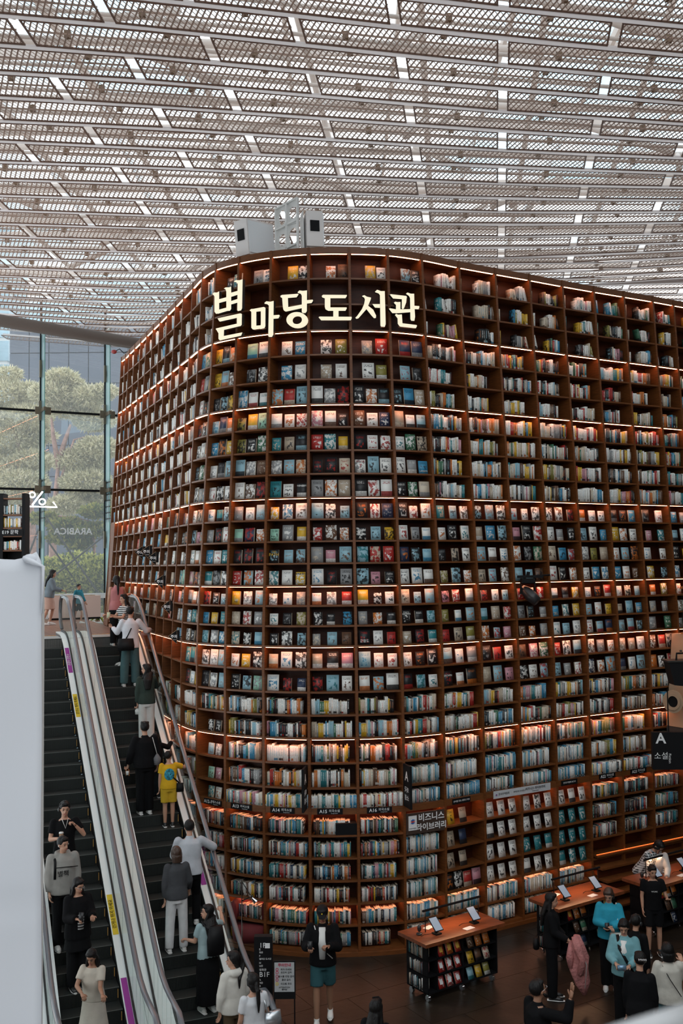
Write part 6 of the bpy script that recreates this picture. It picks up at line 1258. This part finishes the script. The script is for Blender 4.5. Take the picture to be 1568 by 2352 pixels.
# prints on clothes
q=P['boy']; BP=mat('blue_print',(.03,.30,.42),.8,noise=.8,nscale=30); m=MB(); m.ell(q['up']((0,-.125,1.2)),(.095,.018,.11),14,8); m.build('back_print',BP,q['root'],True)
q=P['teen']; text('WORK','chest_print',world(q,q['up']((0,.15,1.24))),q['rot']@V(-1,0,0),UZ,.035,SHW,q['root'],.002)
m=MB()
q=P['hoodie']; text('별책','hoodie_print',world(q,q['up']((.03,.185,1.18))),q['rot']@V(-1,0,0),UZ,.10,BLACK,q['root'],.003)
m=MB(); m.tube([q['up']((.12,-.05,1.45)),q['up']((.14,.12,1.35)),q['up']((.15,.15,1.1))],[(.02,.006)]*3,6); m.tube([q['up']((-.2,.15,1.26)),q['up']((.14,.17,1.28))],[(.012,.006)]*2,6); m.build('backpack_strap',BAGB,q['root'],True)
m=MB(); m.ell(q['hp'](-.09,.01,-.01),(.008,.008,.012),6,5); m.ell(q['hp'](.09,.01,-.01),(.008,.008,.012),6,5); m.build('earbuds',SHW,q['root'],True)
q=P['blue']; w=world(q,q['up']((.05,-.2,1.2))); m=MB(); m.tube([V(0,0,-.22),V(0,0,0),V(0,0,.2)],[(.14,.07),(.15,.085),(.11,.05)],12,side=q['rot']@V(1,0,0)); o=m.build('backpack',BAGB,None,True,loc=w); tag(o,'black backpack on the person in the pale blue tee','backpack')
m=MB()
for sx in (-1,1): m.tube([world(q,q['up']((sx*.1+.02,-.14,1.38)))-w,world(q,q['up']((sx*.11,.0,1.465)))-w,world(q,q['up']((sx*.12,.12,1.33)))-w,world(q,q['up']((sx*.14,.02,1.12)))-w],[(.014,.005)]*4,6)
m.build('strap',BAGB,o,True)
q=P['cream2']; m=MB(); m.tube([q['up']((-.13,.0,1.46)),q['up']((-.02,-.17,1.25)),q['up']((.14,-.15,1.0))],.006,5); m.build('strap',BAGB,q['root'],True)
q=P['turq']
q=P['green']; held('pouch','small white pouch dangling from the hand in the dark green sweater','bag',lambda m:m.tube([V(0,0,-.14),V(0,0,-.06),V(0,0,-.02)],[(.045,.03),(.05,.03),(.02,.015)],10),q,q['handL']+V(0,0,-.02),SHW,[('cord',lambda m:m.tube([V(0,0,-.03),V(0,0,.03)],.004,5),SHW)])
q=P['dark']; held('cup','white cup in an orange ribboned holder carried low by the person in black','cup',lambda m:m.tube([V(0,0,-.1),V(0,0,-.03)],[.025,.035],10),q,q['handL']+V(0,.0,-.04),SHW,[('holder',lambda m:m.tube([V(-.03,0,-.12),V(-.03,0,-.02),V(0,0,.03),V(.03,0,-.02),V(.03,0,-.12)],.008,5),mat('orange_strap',(.5,.16,.03),.6))])
bg_=world(q,q['up']((.2,-.14,1.05))); m=MB(); m.tube([V(0,0,-.14),V(0,0,-.02),V(0,0,.06)],[(.06,.04),(.07,.05),(.02,.02)],10); o=m.build('drawstring_bag',mat('net_grey',(.16,.16,.17),.8,bump=.8,bscale=60),None,True,loc=bg_); tag(o,'grey net drawstring bag hanging down the back of the person in black','bag'); m=MB(); m.tube([V(0,0,.05),world(q,q['up']((.12,-.1,1.42)))-bg_],.006,5); m.build('cord',SHW,o,True)
q=P['stripe']
# pink quilted jacket over the arm
q=P['jacket']; hd_=world(q,q['handR']+V(.0,.06,-.02)); PKM=mat('pink_quilt',(.52,.20,.19),.8,bump=1.,bscale=26,noise=.25,nscale=9); m=MB()
m.tube([V(0,0,.14),V(.0,0,.0),V(.06,.0,-.2),V(.02,.0,-.38),V(.08,.0,-.6),V(.1,0,-.78)],[(.05,.05),(.11,.07),(.13,.06),(.15,.08),(.12,.055),(.03,.03)],16,side=V(1,0,0)); m.tube([V(-.05,-.05,.14),V(.0,-.1,-.06),V(.06,-.11,-.2),V(.02,-.12,-.42)],[.05,.065,.05,.055],10); m.tube([V(-.08,.02,.05),V(-.12,.0,-.2),V(-.1,0,-.36)],[.04,.06,.045],10)
o=m.build('quilted_jacket',PKM,None,True,loc=hd_); tag(o,'pink diamond quilted jacket draped from the arm of the person in black','jacket'); m=MB(); m.tube([V(.07,-.07,-.12),V(.13,-.06,-.3),V(.1,-.05,-.66)],.007,5); m.build('zip_edge',SHW,o,True)
flush_people()
flush_texts()
